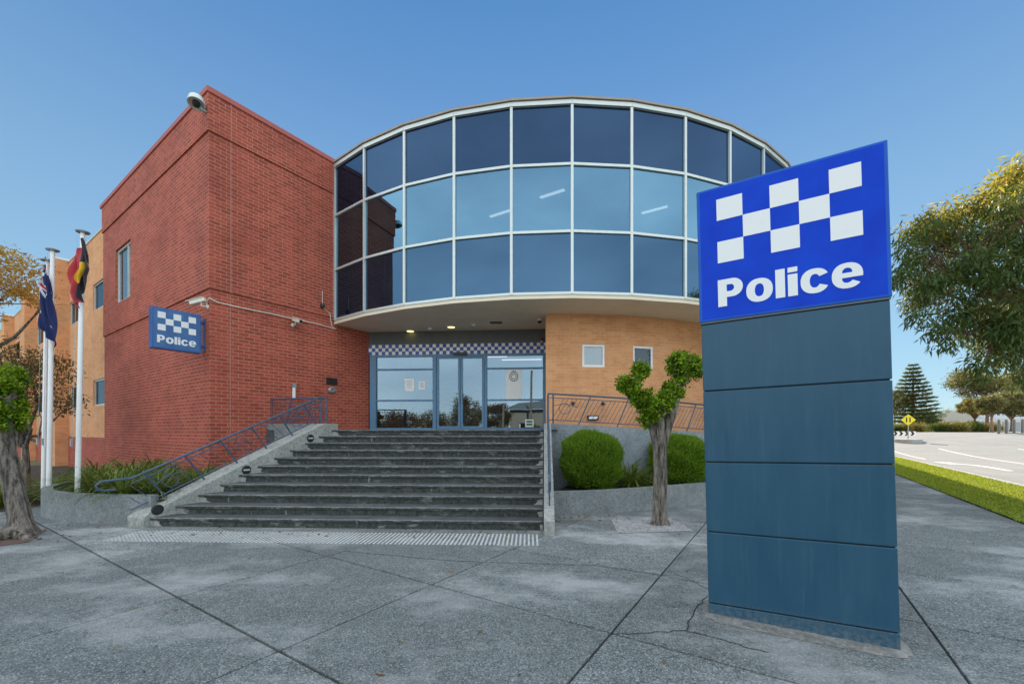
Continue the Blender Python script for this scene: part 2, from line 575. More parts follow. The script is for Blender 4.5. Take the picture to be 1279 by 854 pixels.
def tree(name, label, cat, base, h, crown, trunk_r, bmat, lmat, nclump, nleaf, ls, droop=-.3, group=None, lean=(0, 0), clr=.5, seed=1,
         squash=.75, fork=.45, kids=14):
    """crown=(cx,cy,cz,rx,ry,rz) in world coords"""
    rs = np.random.default_rng(seed)
    root = empty(name, base, label, cat, group)
    b = np.array(base, float)
    cx, cy, cz, rx, ry, rz = crown
    mb = MB()
    top = np.array([b[0] + lean[0], b[1] + lean[1], b[2] + h * fork])
    tr = [b + (top - b) * t + np.array([.06 * math.sin(5 * t), .05 * math.cos(4 * t), 0]) * h * .15 * t for t in np.linspace(0, 1, 6)]
    rad = [trunk_r * (1.35 if i == 0 else 1 - .09 * i) for i in range(6)]
    mb.tube(tr, rad, 10, cap=False)
    cs, rr = [], []
    for k in range(nclump):
        d = rs.normal(size=3); d /= np.linalg.norm(d)
        q = rs.random() ** .4
        c = np.array([cx, cy, cz]) + d * q * np.array([rx, ry, rz]) * .86
        cs.append(c); rr.append(clr * (.6 + .8 * rs.random()))
    for k in range(min(kids, nclump)):
        c = cs[k]
        m1 = top * .55 + c * .45 + np.array([0, 0, -.04 * h]) + rs.normal(size=3) * .05 * h
        mb.tube([tr[-1 - (k % 2)], m1, c], [trunk_r * .55, trunk_r * .3, trunk_r * .08], 6, cap=False)
        for j in range(3):
            e = c + rs.normal(size=3) * rr[k] * .8
            mb.tube([m1 * .4 + c * .6, e], [trunk_r * .13, trunk_r * .03], 5, cap=False)
    mb.build('trunk', bmat, root, smooth=True)
    tot = sum(r_ ** 2 for r_ in rr)
    P, D = clump_points(cs, rr, [max(4, int(nleaf * r_ ** 2 / tot)) for r_ in rr], .25, squash)
    D = unit(D * .5 + RNG.normal(size=P.shape) * .7 + np.array([0, 0, droop]))
    leaf_mesh('crown', lmat, P, D, ls * RNG.uniform(.6, 1.3, len(P)), ls * .34 * RNG.uniform(.7, 1.3, len(P)), root, org=tuple(b))
    return root


# ================================================================== GROUND
mb = MB()
g = [-900, -400, -200, -120, -80, -60, -45, -30, -20, -10, 0, 10, 20, 30, 35, 40, 45, 50, 55, 60, 65, 70, 75, 80, 100, 150, 250, 500, 900]
for i in range(len(g) - 1):
    for j in range(len(g) - 1):
        q = []
        for n_, u_ in ((g[i], g[j]), (g[i + 1], g[j]), (g[i + 1], g[j + 1]), (g[i], g[j + 1])):
            x, y = st(n_, u_); q.append((x, y, ground_z(x, y) - .06))
        mb.face(q[::-1])
sheet_obj('ground', mb, M['land'])


def strip(mb, n0, n1, u0, u1, dz, step=2.5, m=0, dn=None):
    k = max(1, int(math.ceil((u1 - u0) / step)))
    for i in range(k):
        a, b = u0 + (u1 - u0) * i / k, u0 + (u1 - u0) * (i + 1) / k
        q = []
        for n_, u_ in ((n0, a), (n0, b), (n1, b), (n1, a)):
            x, y = st(n_, u_); q.append((x, y, ground_z(x, y) + dz))
        mb.face(q, m)


# pavement slabs
nl = [-24.6, -22.7, -20.7, -18.8, -16.8, -14.8, -12.9, -10.9, -8.9, -6.95, -4.98, -3.13, -1.17, 1.0, 3.5]
ul = [1.67 + 1.6 * k for k in range(-9, 44)]
mb = MB()
gp = .009
for i in range(len(nl) - 1):
    for j in range(len(ul) - 1):
        a, b, c, d = nl[i] + gp, nl[i + 1] - gp, ul[j] + gp * 1.45, ul[j + 1] - gp * 1.45
        if ul[j] > 34 and nl[i] < 1: continue
        q = [st(a, c), st(b, c), st(b, d), st(a, d)]
        z = [ground_z(*p) for p in q]
        # cracked slabs round the pylon
        mb.hexa([(p[0], p[1], zz - .05) for p, zz in zip(q, z)][::1], [(p[0], p[1], zz) for p, zz in zip(q, z)])
pv = mb.build('pavement', M['paving'], bevel=.006); struct(pv)
mb = MB(); strip(mb, -24.6, 3.5, -13, 70, -.035); sheet_obj('pavement_bed', mb, M['joint'])
# cracks: thin dark dirt-filled lines lying in the slabs
def ground_at(px, py):
    Y = EYE * F / (py - HY); return ((px - CX) / F * Y, Y)
mb = MB()
for line in ([(843, 716), (866, 726), (900, 742)], [(761, 793), (812, 790), (858, 787)], [(858, 787), (868, 760), (884, 744)], [(858, 787), (905, 800), (960, 815)],
             [(430, 688), (560, 700), (640, 703), (740, 706), (840, 719)]):
    pts = [ground_at(*p) for p in line]
    P2 = []
    for a, b in zip(pts[:-1], pts[1:]):
        for t in np.linspace(0, 1, 7)[:-1]:
            P2.append((a[0] + (b[0] - a[0]) * t + random.gauss(0, .008), a[1] + (b[1] - a[1]) * t + random.gauss(0, .008)))
    P2.append(pts[-1])
    for a, b in zip(P2[:-1], P2[1:]):
        dx, dy = b[0] - a[0], b[1] - a[1]; l = math.hypot(dx, dy); ox, oy = -dy / l * .004, dx / l * .004
        mb.face([(a[0] - ox, a[1] - oy, .004), (b[0] - ox, b[1] - oy, .004), (b[0] + ox, b[1] + oy, .004), (a[0] + ox, a[1] + oy, .004)][::1])
tag(mb.build('pavement_cracks', M['joint']), kind='structure')

# nature strip, kerb, road
mb = MB(); strip(mb, 3.5, 5.75, -13, 66, .02); sheet_obj('nature_strip', mb, M['grassd'])
mb = MB()
for i in range(-6, 33):
    u0, u1 = i * 2., i * 2. + 1.99
    q = [st(5.75, u0), st(6.0, u0), st(6.0, u1), st(5.75, u1)]
    z = [ground_z(*p) for p in q]
    mb.hexa([(p[0], p[1], k - .2) for p, k in zip(q, z)], [(p[0], p[1], k + .03) for p, k in zip(q, z)])
    q = [st(6.0, u0), st(6.35, u0), st(6.35, u1), st(6.0, u1)]
    mb.hexa([(p[0], p[1], k - .2) for p, k in zip(q, z)], [(p[0], p[1], k - .05) for p, k in zip(q, z)])
struct(mb.build('kerb', M['kerb'], bevel=.012))
mb = MB(); strip(mb, 6.35, 21, -60, 78, -.045); strip(mb, -30, 6.35, 62, 78, -.045); sheet_obj('road', mb, M['asphalt'])
mb = MB(); strip(mb, 21, 25, -60, 84, .02); strip(mb, -30, 21, 78, 81, .02); sheet_obj('far_footpath', mb, M['kerb'])
mb = MB()
strip(mb, 10.1, 10.23, 15, 46, -.039)
for k in range(6): strip(mb, 14.6, 14.72, 14 + 6 * k, 17 + 6 * k, -.039)
def stroke(mb, pts, w, dz):
    pts = [st(*p) for p in pts]
    for a, b in zip(pts[:-1], pts[1:]):
        dx, dy = b[0] - a[0], b[1] - a[1]; l = math.hypot(dx, dy); ox, oy = -dy / l * w / 2, dx / l * w / 2
        mb.face([(x, y, ground_z(x, y) + dz) for x, y in ((a[0] + ox, a[1] + oy), (a[0] - ox, a[1] - oy), (b[0] - ox, b[1] - oy), (b[0] + ox, b[1] + oy))][::1])
stroke(mb, [(7.9, 26.0), (7.85, 28.6)], .22, -.039)
stroke(mb, [(7.85, 28.6), (7.7, 29.4), (7.3, 30.2), (7.0, 30.5)], .26, -.039)
stroke(mb, [(7.45, 31.4), (6.75, 31.0), (7.15, 29.4)], .24, -.034)
strip(mb, 6.9, 7.0, 34, 58, -.039)
tag(mb.build('road_markings', M['marking']), kind='structure')
# gutter edge of the road behind the camera (seen in the door glass)
mb = MB(); mb.face([(-60, -30, .0), (40, -30, .0), (40, -13, .0), (-60, -13, .0)]); sheet_obj('side_road', mb, M['asphalt'])

# grass blades
def grass():
    n = 80000
    u = -1 + 45 * RNG.random(n) ** 1.25
    nn = 3.47 + 2.27 * RNG.random(n)
    x = nn * NX + u * UX; y = nn * NY + u * UY
    z = np.array([ground_z(a, b) for a, b in zip(x, y)]) + .018
    P = np.stack([x, y, z], 1)
    D = unit(np.stack([RNG.normal(size=n) * .5, RNG.normal(size=n) * .5, np.ones(n)], 1))
    L = RNG.uniform(.025, .065, n)
    o = leaf_mesh('grass', M['grassb'], P, D, L, .012 + .0006 * u, org=(12., 12., 0.))
    tag(o, 'short green turf of the nature strip between footpath and kerb', 'grass', kind='stuff')
grass()

# ================================================================== POLICE STATION
C = Vector((-7.04, 9.8, 0))
A = Vector((.5660, .8246, 0))      # along the right-hand red wall
B = Vector((-.8246, .5660, 0))     # along the left-hand red wall
OUT_L = -A                         # outward normal of left wall
OUT_R = -B                         # outward normal of right wall
DC = Vector((1.42, 20.24, 0))      # drum centre


def drum(Rd, th, z=0):
    return Vector((DC.x + Rd * math.sin(th), DC.y - Rd * math.cos(th), z))


PS = empty('police_station', tuple(C), 'red and orange brick police station with a curved blue glass upper floor above the steps', 'building')


def wallgrid(mb, o, d, nrm, L, z0, z1, holes=(), depth=.14, m=0, mr=None):
    """front surface with rectangular holes and reveals. o origin, d along, nrm outward"""
    mr = m if mr is None else mr
    ss = sorted({0, L, *[h[0] for h in holes], *[h[1] for h in holes]})
    zs = sorted({z0, z1, *[h[2] for h in holes], *[h[3] for h in holes]})
    flip = d.cross(Vector((0, 0, 1))).dot(nrm) < 0
    P = lambda s_, z_, k=0.: tuple(o + d * s_ - nrm * k + Vector((0, 0, z_)))
    def F_(q, uv):
        if flip: q, uv = q[::-1], uv[::-1]
        mb.face(q, m, uv)
    for i in range(len(ss) - 1):
        for j in range(len(zs) - 1):
            a, b, c, e = ss[i], ss[i + 1], zs[j], zs[j + 1]
            if any(h[0] <= a and b <= h[1] and h[2] <= c and e <= h[3] for h in holes): continue
            F_([P(a, c), P(b, c), P(b, e), P(a, e)], [(a, c), (b, c), (b, e), (a, e)])
    for a, b, c, e in [h[:4] for h in holes]:
        for q in ([P(a, c), P(a, e), P(a, e, depth), P(a, c, depth)], [P(b, e), P(b, c), P(b, c, depth), P(b, e, depth)],
                  [P(a, e), P(b, e), P(b, e, depth), P(a, e, depth)], [P(b, c), P(a, c), P(a, c, depth), P(b, c, depth)]):
            mb.face(q if not flip else q[::-1], mr)


def window(parent, o, d, nrm, a, b, c, e, depth, fw=.05, mat='frame', split=(), gmat='glass_win', name='window'):
    P = lambda s_, z_, k: o + d * s_ - nrm * k + Vector((0, 0, z_))
    mb = MB()
    k = depth - .02
    mb.bar(P(a, c + fw / 2, k), P(b, c + fw / 2, k), fw, fw, up=(0, 0, 1))
    mb.bar(P(a, e - fw / 2, k), P(b, e - fw / 2, k), fw, fw)
    for s_ in (a + fw / 2, b - fw / 2, *split):
        mb.bar(P(s_, c + fw, k), P(s_, e - fw, k), fw, fw - .004, up=tuple(nrm))
    w = mb.build(name, M[mat], parent)
    g_ = MB()
    q = [P(a + .01, c + .01, k + .005), P(b - .01, c + .01, k + .005), P(b - .01, e - .01, k + .005), P(a + .01, e - .01, k + .005)]
    if d.cross(Vector((0, 0, 1))).dot(nrm) < 0: q = q[::-1]
    g_.face(q)
    p = g_.build('pane', M[gmat], parent); p.parent = w
    return w


# --- red walls -------------------------------------------------------------
ZB, ZL, ZU, ZT = 1.34, 4.94, 8.58, 9.45
mb = MB()
wl = (5.82, 7.42, 5.82, 7.6)
for (z0, z1, off, hs) in ((-.5, ZB, .03, ()), (ZB, ZL, 0., ()), (ZL, ZU, .035, (wl,)), (ZU, ZT, .07, ())):
    oL = C + OUT_L * off + OUT_R * off
    hs = [(h[0] + off, h[1] + off, h[2], h[3]) for h in hs]
    wallgrid(mb, oL, B, OUT_L, 8.92 + off, z0, z1, hs, .13)
    wallgrid(mb, oL, A, OUT_R, 20, z0, z1)
    # left end return and lower lip
    e = oL + B * (8.92 + off)
    wallgrid(mb, e, A, B, 4, z0, z1)
def lip(z, o1, o2):
    for s in (1,):
        a0, a1 = C + OUT_L * o1 + OUT_R * o1, C + OUT_L * o2 + OUT_R * o2
        lo, hi = (a0, a1) if o1 < o2 else (a1, a0)
        p = [a0, a0 + A * 20, a1 + A * 20, a1]
        mb.face([(v.x, v.y, z) for v in p])
        p = [a0, a0 + B * 9, a1 + B * 9, a1]
        mb.face([(v.x, v.y, z) for v in p])
lip(ZB, .03, 0); lip(ZL, 0, .035); lip(ZU, .035, .07)
mb.build('red_brick_wall', M['red'], PS)
# dark control joint + parapet coping
mb = MB()  # upper left leaves, coloured gold as if the sun caught them
j = C + A * .42
for z0, z1, off in ((ZB, ZL, .0), (ZL, ZU, .035), (ZU, ZT, .07)):
    p = j + OUT_R * (off + .002)
    mb.bar(p + Vector((0, 0, z0)), p + Vector((0, 0, z1)), .018, .004, up=tuple(OUT_R))
mb.build('control_joint', paint('red_sealant', (.42, .20, .15), .7), PS)
mb = MB()
o_ = .10
c0 = C + OUT_L * o_ + OUT_R * o_
def coping(mb, a, b, w, z0, z1, inn):
    q = [a, b, b + inn * w, a + inn * w]
    mb.hexa([(v.x, v.y, z0) for v in q], [(v.x, v.y, z1) for v in q])
coping(mb, c0, c0 + A * 20, .34, ZT, ZT + .13, B)
coping(mb, c0 + B * .34, c0 + B * 9.16, .34, ZT + .001, ZT + .129, A)
coping(mb, c0 + B * 8.82 + A * .34, c0 + B * 8.82 + A * 8, .34, ZT + .002, ZT + .128, B)
mb.build('parapet_coping', M['redpaint'], PS, bevel=.01)
oL = C + OUT_L * .035 + OUT_R * .035
window(PS, oL, B, OUT_L, 5.855, 7.455, 5.82, 7.6, .11, .07, 'frame', (6.35,), 'glass_pale')

# --- roof over everything (flat, hidden from the street, shades the plaza)
mb = MB()
def quadz(mb, pts, z): mb.face([(p.x, p.y, z) for p in pts])
quadz(mb, [C + A * .3 + B * .3, C + A * 19 + B * .3, C + A * 19 + B * 8.8, C + A * .3 + B * 8.8], ZT - .25)
mb.build('red_wing_roof', M['greywall'], PS)

# --- orange wing ------------------------------------------------------------
OB = C + A * .35
mb = MB()
OW0, OW1 = 8.9, 52.
holes = []
piers = [16.6 + 8.25 * k for k in range(5)]
wins = []
for k in range(-1, 4):
    p = 16.6 + 8.25 * k
    for a, b in ((p + 1.9, p + 4.0), (p + 5.9, p + 8.15)):
        if a < 9.2 and b < 10.: continue
        if k == -1: a, b = (a, b) if a > 9 else (10.6, 12.6)
        wins.append((max(a, 9.9), b, 6.45, 7.52)); wins.append((max(a + .2, 9.9), b - .05, 2.62, 3.66))
wins = [w for w in wins if w[1] - w[0] > .6]
holes = [(a - OW0, b - OW0, c, d) for a, b, c, d in wins]
o0 = OB + B * OW0
wallgrid(mb, o0, B, OUT_L, OW1 - OW0, 1.36, 9.42, holes, .10)
mb.build('orange_brick_wall', M['orange'], PS)
mb = MB()
wallgrid(mb, o0 + OUT_L * .02, B, OUT_L, OW1 - OW0, -.5, 1.36)
mb.build('red_base_wall', M['red'], PS)
for p in piers:
    mb = MB()
    a = OB + B * p
    q = [a + OUT_L * .45, a, a + B * 1.2, a + B * 1.2 + OUT_L * .45]
    mb.hexa([(v.x, v.y, -.3) for v in q], [(v.x, v.y, 9.46) for v in q])
    mb.build('brick_pier', M['orange'], PS)
mb = MB()
coping(mb, o0 + OUT_L * .03 + B * .05, OB + B * OW1 + OUT_L * .03, .3, 9.42, 9.5, A)
for p in piers:
    a = OB + B * (p - .02) + OUT_L * .47
    coping(mb, a, a + B * 1.24, .5, 9.46, 9.55, A)
mb.build('orange_wing_coping', M['frame'], PS)
for a, b, c, d in wins[:10]:
    window(PS, o0, B, OUT_L, a - OW0, b - OW0, c, d, .09, .06, 'frame', (), 'glass_pale' if (c > 5 and a < 4) else 'glass_black')
mb = MB()
quadz(mb, [OB + B * 9, OB + B * 9 + A * 14, OB + B * OW1 + A * 14, OB + B * OW1], 9.2)
e = OB + B * OW1
mb.face([tuple(e + Vector((0, 0, -.3))), tuple(e + A * 14 + Vector((0, 0, -.3))), tuple(e + A * 14 + Vector((0, 0, 9.2))), tuple(e + Vector((0, 0, 9.2)))])
mb.build('orange_wing_roof', M['greywall'], PS)

# --- drum -------------------------------------------------------------------
RD = 10.3
ZR = [4.88, 6.34, 7.93, 9.38]
K0, K1 = -5, 14
mull = MB()
def vpos(k, r=RD, z=0): return drum(r, R(8 * k), z)
for k in range(K0, K1 + 1):
    p = vpos(k)
    nrm = (p - DC).normalized()
    tx = Vector((-nrm.y, nrm.x, 0))
    w, dd = .062, .12
    q = [p - tx * w / 2 + nrm * .03, p + tx * w / 2 + nrm * .03, p + tx * w / 2 - nrm * .09, p - tx * w / 2 - nrm * .09]
    q = q[::-1]
    mull.hexa([(v.x, v.y, ZR[0] - .02) for v in q], [(v.x, v.y, ZR[3] + .03) for v in q])
for k in range(K0, K1):
    a, b = vpos(k), vpos(k + 1)
    nrm = ((a + b) / 2 - DC).normalized()
    for i, z in enumerate(ZR):
        h = .10 if i == 3 else .06
        o2 = .024 if i != 3 else .045
        mull.bar(a + nrm * (o2 - .06) + Vector((0, 0, z)), b + nrm * (o2 - .06) + Vector((0, 0, z)), .12, h)
cw = mull.build('window_frame', M['frame'], PS)
mb = MB()
for k in range(K0, K1):
    a, b = vpos(k, RD + .05), vpos(k + 1, RD + .05)
    nrm = ((a + b) / 2 - DC).normalized()
    mb.bar(a + Vector((0, 0, 9.47)) - nrm * .08, b + Vector((0, 0, 9.47)) - nrm * .08, .22, .05)
mb.build('roof_edge_trim', paint('brown_edge_trim', (.32, .27, .22), .5), PS)
for k in range(K0, K1):
    for i in range(3):
        a, b = vpos(k, RD - .02), vpos(k + 1, RD - .02)
        nrm = ((a + b) / 2 - DC).normalized()
        # tiny individual tilt so that neighbouring panes reflect slightly different sky
        tlt = nrm * random.uniform(-.004, .004)
        tl2 = nrm * random.uniform(-.004, .004)
        z0, z1 = ZR[i] + .03, ZR[i + 1] - .03
        g_ = MB()
        g_.face([tuple(a + Vector((0, 0, z0))), tuple(b + tl2 + Vector((0, 0, z0))), tuple(b + tlt + tl2 + Vector((0, 0, z1))), tuple(a + tlt + Vector((0, 0, z1)))])
        p = g_.build('glass_pane', M[('glass_low', 'glass_mid', 'glass_dark')[i]], PS)
        p.parent = cw
# soffit, fascia, floor, ceiling, roof
mb = MB()
N_ = 90
ring = [drum(RD - .02, 2 * PI * i / N_) for i in range(N_)]
ringp = [vpos(k, RD - .0) for k in range(45)]
mb.hexa([(p.x, p.y, 4.76) for p in ringp], [(p.x, p.y, 4.85) for p in ringp])
mb.build('soffit', M['beige'], PS)
mb = MB()
r2 = [vpos(k, RD - .16) for k in range(45)]
quadz(mb, r2, 4.93)
mb.build('upper_floor', M['in_floor'], PS)
mb = MB(); quadz(mb, r2, 7.90)
cn = mb.build('office_ceiling', paint('office_ceiling_tiles', (.35, .36, .36), .8), PS)
mb = MB(); quadz(mb, r2, 9.30)
mb.build('drum_roof', M['greywall'], PS)
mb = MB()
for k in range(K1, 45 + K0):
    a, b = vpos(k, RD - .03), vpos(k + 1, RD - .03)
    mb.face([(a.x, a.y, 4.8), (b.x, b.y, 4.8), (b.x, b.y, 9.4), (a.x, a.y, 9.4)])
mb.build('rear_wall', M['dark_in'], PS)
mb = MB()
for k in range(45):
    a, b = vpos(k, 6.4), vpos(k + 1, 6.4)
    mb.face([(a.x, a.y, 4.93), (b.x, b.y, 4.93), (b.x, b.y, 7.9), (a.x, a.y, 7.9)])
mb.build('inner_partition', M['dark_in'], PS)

# street wing beyond the drum
mb = MB()
def street_pt(n_, u_): return Vector((*st(n_, u_), 0))
w0, w1 = street_pt(-.9, 20), street_pt(-.9, 46)
U_ = Vector((UX, UY, 0)); N2 = Vector((NX, NY, 0))
sh = [(3 + 4.2 * k, 5.6 + 4.2 * k, zz, zz + 1.3) for k in range(5) for zz in (2.4, 6.2)]
wallgrid(mb, w0, U_, N2, 26, -.5, 9.4, sh, .14)
wallgrid(mb, w1, -N2, U_, 26, -.5, 9.4)
mb.build('street_wing_wall', M['orange'], PS)
for h in sh: window(PS, w0, U_, N2, *h, .12, .06, 'frame', ())
mb = MB()
mb.face([tuple(street_pt(-.9, 20) + Vector((0, 0, 9.25))), tuple(street_pt(-.9, 46) + Vector((0, 0, 9.25))), tuple(street_pt(-27, 46) + Vector((0, 0, 9.25))), tuple(street_pt(-27, 20) + Vector((0, 0, 9.25)))])
mb.build('street_wing_roof', M['greywall'], PS)

# --- orange curved wall under the drum ---------------------------------------
RW = 8.95
def curved(mb, r, t0, t1, z0f, z1f, holes=(), depth=.12, inner=False):
    ts = sorted({*[t0 + (t1 - t0) * i / 60 for i in range(61)], *[h[0] for h in holes], *[h[1] for h in holes]})
    zs = sorted({z0f, z1f, *[h[2] for h in holes], *[h[3] for h in holes]})
    for i in range(len(ts) - 1):
        for jj in range(len(zs) - 1):
            a, b, c, e = ts[i], ts[i + 1], zs[jj], zs[jj + 1]
            if any(h[0] <= a and b <= h[1] and h[2] <= c and e <= h[3] for h in holes): continue
            q = [drum(r, R(a), c), drum(r, R(b), c), drum(r, R(b), e), drum(r, R(a), e)]
            mb.face(q, 0, [(R(a) * r, c), (R(b) * r, c), (R(b) * r, e), (R(a) * r, e)])
    for h in holes:
        a, b, c, e = h
        O = lambda t, z, k: drum(r - k, R(t), z)
        for q in ([O(a, c, 0), O(a, e, 0), O(a, e, depth), O(a, c, depth)], [O(b, e, 0), O(b, c, 0), O(b, c, depth), O(b, e, depth)],
                  [O(a, e, 0), O(b, e, 0), O(b, e, depth), O(a, e, depth)], [O(b, c, 0), O(a, c, 0), O(a, c, depth), O(b, c, depth)]):
            mb.face(q)
mb = MB()
TW0 = -3.3
cwn = [(3.0, 7.0, 3.34, 3.95), (12.2, 16.2, 3.34, 3.95)]
curved(mb, RW, TW0, 84, .2, 4.76, cwn, .12)
e0 = drum(RW, R(TW0)); e1 = Vector((1.06, 12.93, 0))
mb.face([(e1.x, e1.y, .2), (e0.x, e0.y, .2), (e0.x, e0.y, 4.76), (e1.x, e1.y, 4.76)])
mb.build('curved_brick_wall', M['orange'], PS)
for a, b, c, e in cwn:
    pa, pb = drum(RW, R(a)), drum(RW, R(b))
    d = (pb - pa).normalized(); nn = d.cross(Vector((0, 0, 1)))
    window(PS, pa, d, nn, 0, (pb - pa).length, c, e, .07, .06, 'white', (), 'glass_pale' if a < 5 else 'glass_black')

# --- entrance ---------------------------------------------------------------
F0, F1 = Vector((-4.56, 13.40, 0)), Vector((1.10, 12.965, 0))
FD = (F1 - F0).normalized(); FN = Vector((FD.y, -FD.x, 0)); FL = (F1 - F0).length
def fs(px):
    r_ = (px - CX) / F
    return (r_ * F0.y - F0.x) / (FD.x - r_ * FD.y)
def fp(s_, z_, k=0.): return F0 + FD * s_ + FN * k + Vector((0, 0, z_))
ZLAND = 1.65
mb = MB()
mb.face([fp(0, 4.35), fp(FL, 4.35), fp(FL, 4.77), fp(0, 4.77)])
mb.build('entrance_header', M['greywall'], PS)
mb = MB()
q = .109
n0, n1 = 0, FL / q
mb.face([fp(0, 4.02, .03), fp(FL, 4.02, .03), fp(FL, 4.347, .03), fp(0, 4.347, .03)], 0, [(0, 0), (n1, 0), (n1, 3), (0, 3)])
mb.face([fp(0, 4.347, .03), fp(FL, 4.347, .03), fp(FL, 4.347, 0), fp(0, 4.347, 0)], 1)
mb.face([fp(0, 4.02, 0), fp(FL, 4.02, 0), fp(FL, 4.02, .03), fp(0, 4.02, .03)], 1)
mb.build('check_band', [M['check'], M['greywall']], PS)
# glazing frames
mb = MB()
zt, zm1, zm2 = 4.0, 3.56, 2.58
def vbar(mb, px0, px1, z0, z1, dpt=.10, k=.0):
    a, b = fs(px0), fs(px1)
    mb.bar(fp((a + b) / 2, z0, k), fp((a + b) / 2, z1, k), abs(b - a), dpt, up=tuple(FN))
vbar(mb, 463.5, 471, ZLAND, 4.02, .14)
vbar(mb, 541.5, 546, ZLAND, 4.02, .14)
vbar(mb, 606, 609, ZLAND, 4.02, .14)
vbar(mb, 678.5, 681.5, ZLAND, 4.02, .14)
def hbar(mb, px0, px1, z, h, dpt=.09, k=0.):
    mb.bar(fp(fs(px0), z, k), fp(fs(px1), z, k), dpt, h)
for a, b in ((471, 541.5), (609, 678.5)):
    hbar(mb, a, b, zm1, .05); hbar(mb, a, b, zm2, .05); hbar(mb, a, b, ZLAND + .035, .07)
hbar(mb, 471, 678.5, 3.985, .07)
ef = mb.build('entrance_frame', M['bframe'], PS)
for (a, b) in ((471, 541.5), (609, 678.5)):
    for z0, z1 in ((ZLAND + .07, zm2 - .025), (zm2 + .025, zm1 - .025), (zm1 + .025, 3.95)):
        g_ = MB()
        sa, sb = fs(a), fs(b)
        t1 = random.uniform(-.002, .002)
        g_.face([fp(sa, z0, 0), fp(sb, z0, 0), fp(sb, z1, t1), fp(sa, z1, t1)])
        p = g_.build('glass_pane', M['glass_door'], PS); p.parent = ef
for a, b in ((546.5, 575.8), (576.2, 605.5)):
    sa, sb = fs(a), fs(b)
    mb = MB()
    st_w = .07
    for s_ in (sa + st_w / 2, sb - st_w / 2): mb.bar(fp(s_, ZLAND + .02, .03), fp(s_, 3.94, .03), st_w, .05, up=tuple(FN))
    mb.bar(fp(sa + st_w, ZLAND + .07, .03), fp(sb - st_w, ZLAND + .07, .03), .05, .10)
    mb.bar(fp(sa + st_w, 3.91, .03), fp(sb - st_w, 3.91, .03), .05, .06)
    dr = mb.build('door', M['bframe'], PS)
    g_ = MB(); g_.face([fp(sa + .06, ZLAND + .11, .03), fp(sb - .06, ZLAND + .11, .03), fp(sb - .06, 3.89, .03), fp(sa + .06, 3.89, .03)])
    p = g_.build('glass_pane', M['glass_door'], PS); p.parent = dr
    hb = MB(); s_ = sb - .035 if a < 550 else sa + .035
    hb.tube([fp(s_, 2.5, .06), fp(s_, 2.5, .10), fp(s_, 2.9, .10), fp(s_, 2.9, .06)], .012, 6)
    p = hb.build('handle', M['steel'], PS); p.parent = dr
mb = MB()
mb.bar(fp(fs(572) - .12, 4.02, .07), fp(fs(572) + .32, 4.02, .07), .09, .09)
mb.build('door_sensor', M['black'], PS)
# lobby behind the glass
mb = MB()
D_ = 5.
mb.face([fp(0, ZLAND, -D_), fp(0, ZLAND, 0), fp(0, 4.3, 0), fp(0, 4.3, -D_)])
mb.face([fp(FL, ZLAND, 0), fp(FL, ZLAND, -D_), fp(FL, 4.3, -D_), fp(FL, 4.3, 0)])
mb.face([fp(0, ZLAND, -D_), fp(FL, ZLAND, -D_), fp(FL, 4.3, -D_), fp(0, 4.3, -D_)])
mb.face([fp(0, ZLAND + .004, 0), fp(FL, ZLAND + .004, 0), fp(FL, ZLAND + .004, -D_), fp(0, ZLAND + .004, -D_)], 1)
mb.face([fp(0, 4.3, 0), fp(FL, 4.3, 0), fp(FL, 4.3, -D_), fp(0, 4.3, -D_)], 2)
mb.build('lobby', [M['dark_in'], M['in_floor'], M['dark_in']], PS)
# counter inside
mb = MB(); mb.bar(fp(.9, ZLAND + .5, -3.4), fp(3.9, ZLAND + .5, -3.4), .5, 1.)
mb.build('reception_counter', paint('timber_counter', (.22, .15, .09), .5), PS)

def ceil_tube(p, d, L, label, grp):
    r = empty('fluorescent_light', p, label, 'ceiling light', grp)
    mb = MB(); p = Vector(p); d = Vector(d).normalized()
    mb.bar(p - d * L / 2 + Vector((0, 0, .03)), p + d * L / 2 + Vector((0, 0, .03)), .14, .05)
    mb.build('housing', M['white'], r)
    mb = MB(); mb.bar(p - d * (L / 2 - .03), p + d * (L / 2 - .03), .09, .03)
    mb.build('tube', M['tube'], r)
for (s_, k_, lb) in ((3.55, -1.6, 'lit tube light on the lobby ceiling behind the left of the two doors'),
                     (4.75, -2.3, 'lit tube light on the lobby ceiling behind the right glazing')):
    p = fp(s_, 4.22, k_); ceil_tube(tuple(p), tuple(FD), 1.5, lb, 'lobby ceiling lights')
for (tx_, ty_, lb) in ((-.34, 12.0, 'lit office tube light seen through the glass above the left of the doors'), (1.05, 11.0, 'lit office tube light seen through the glass over the doors'),
                      (4.0, 11.8, 'lit office tube light seen through the glass beside the sign')):
    ceil_tube((tx_, ty_, 7.82), (.85, -.52, 0), .75, lb, 'office ceiling lights')

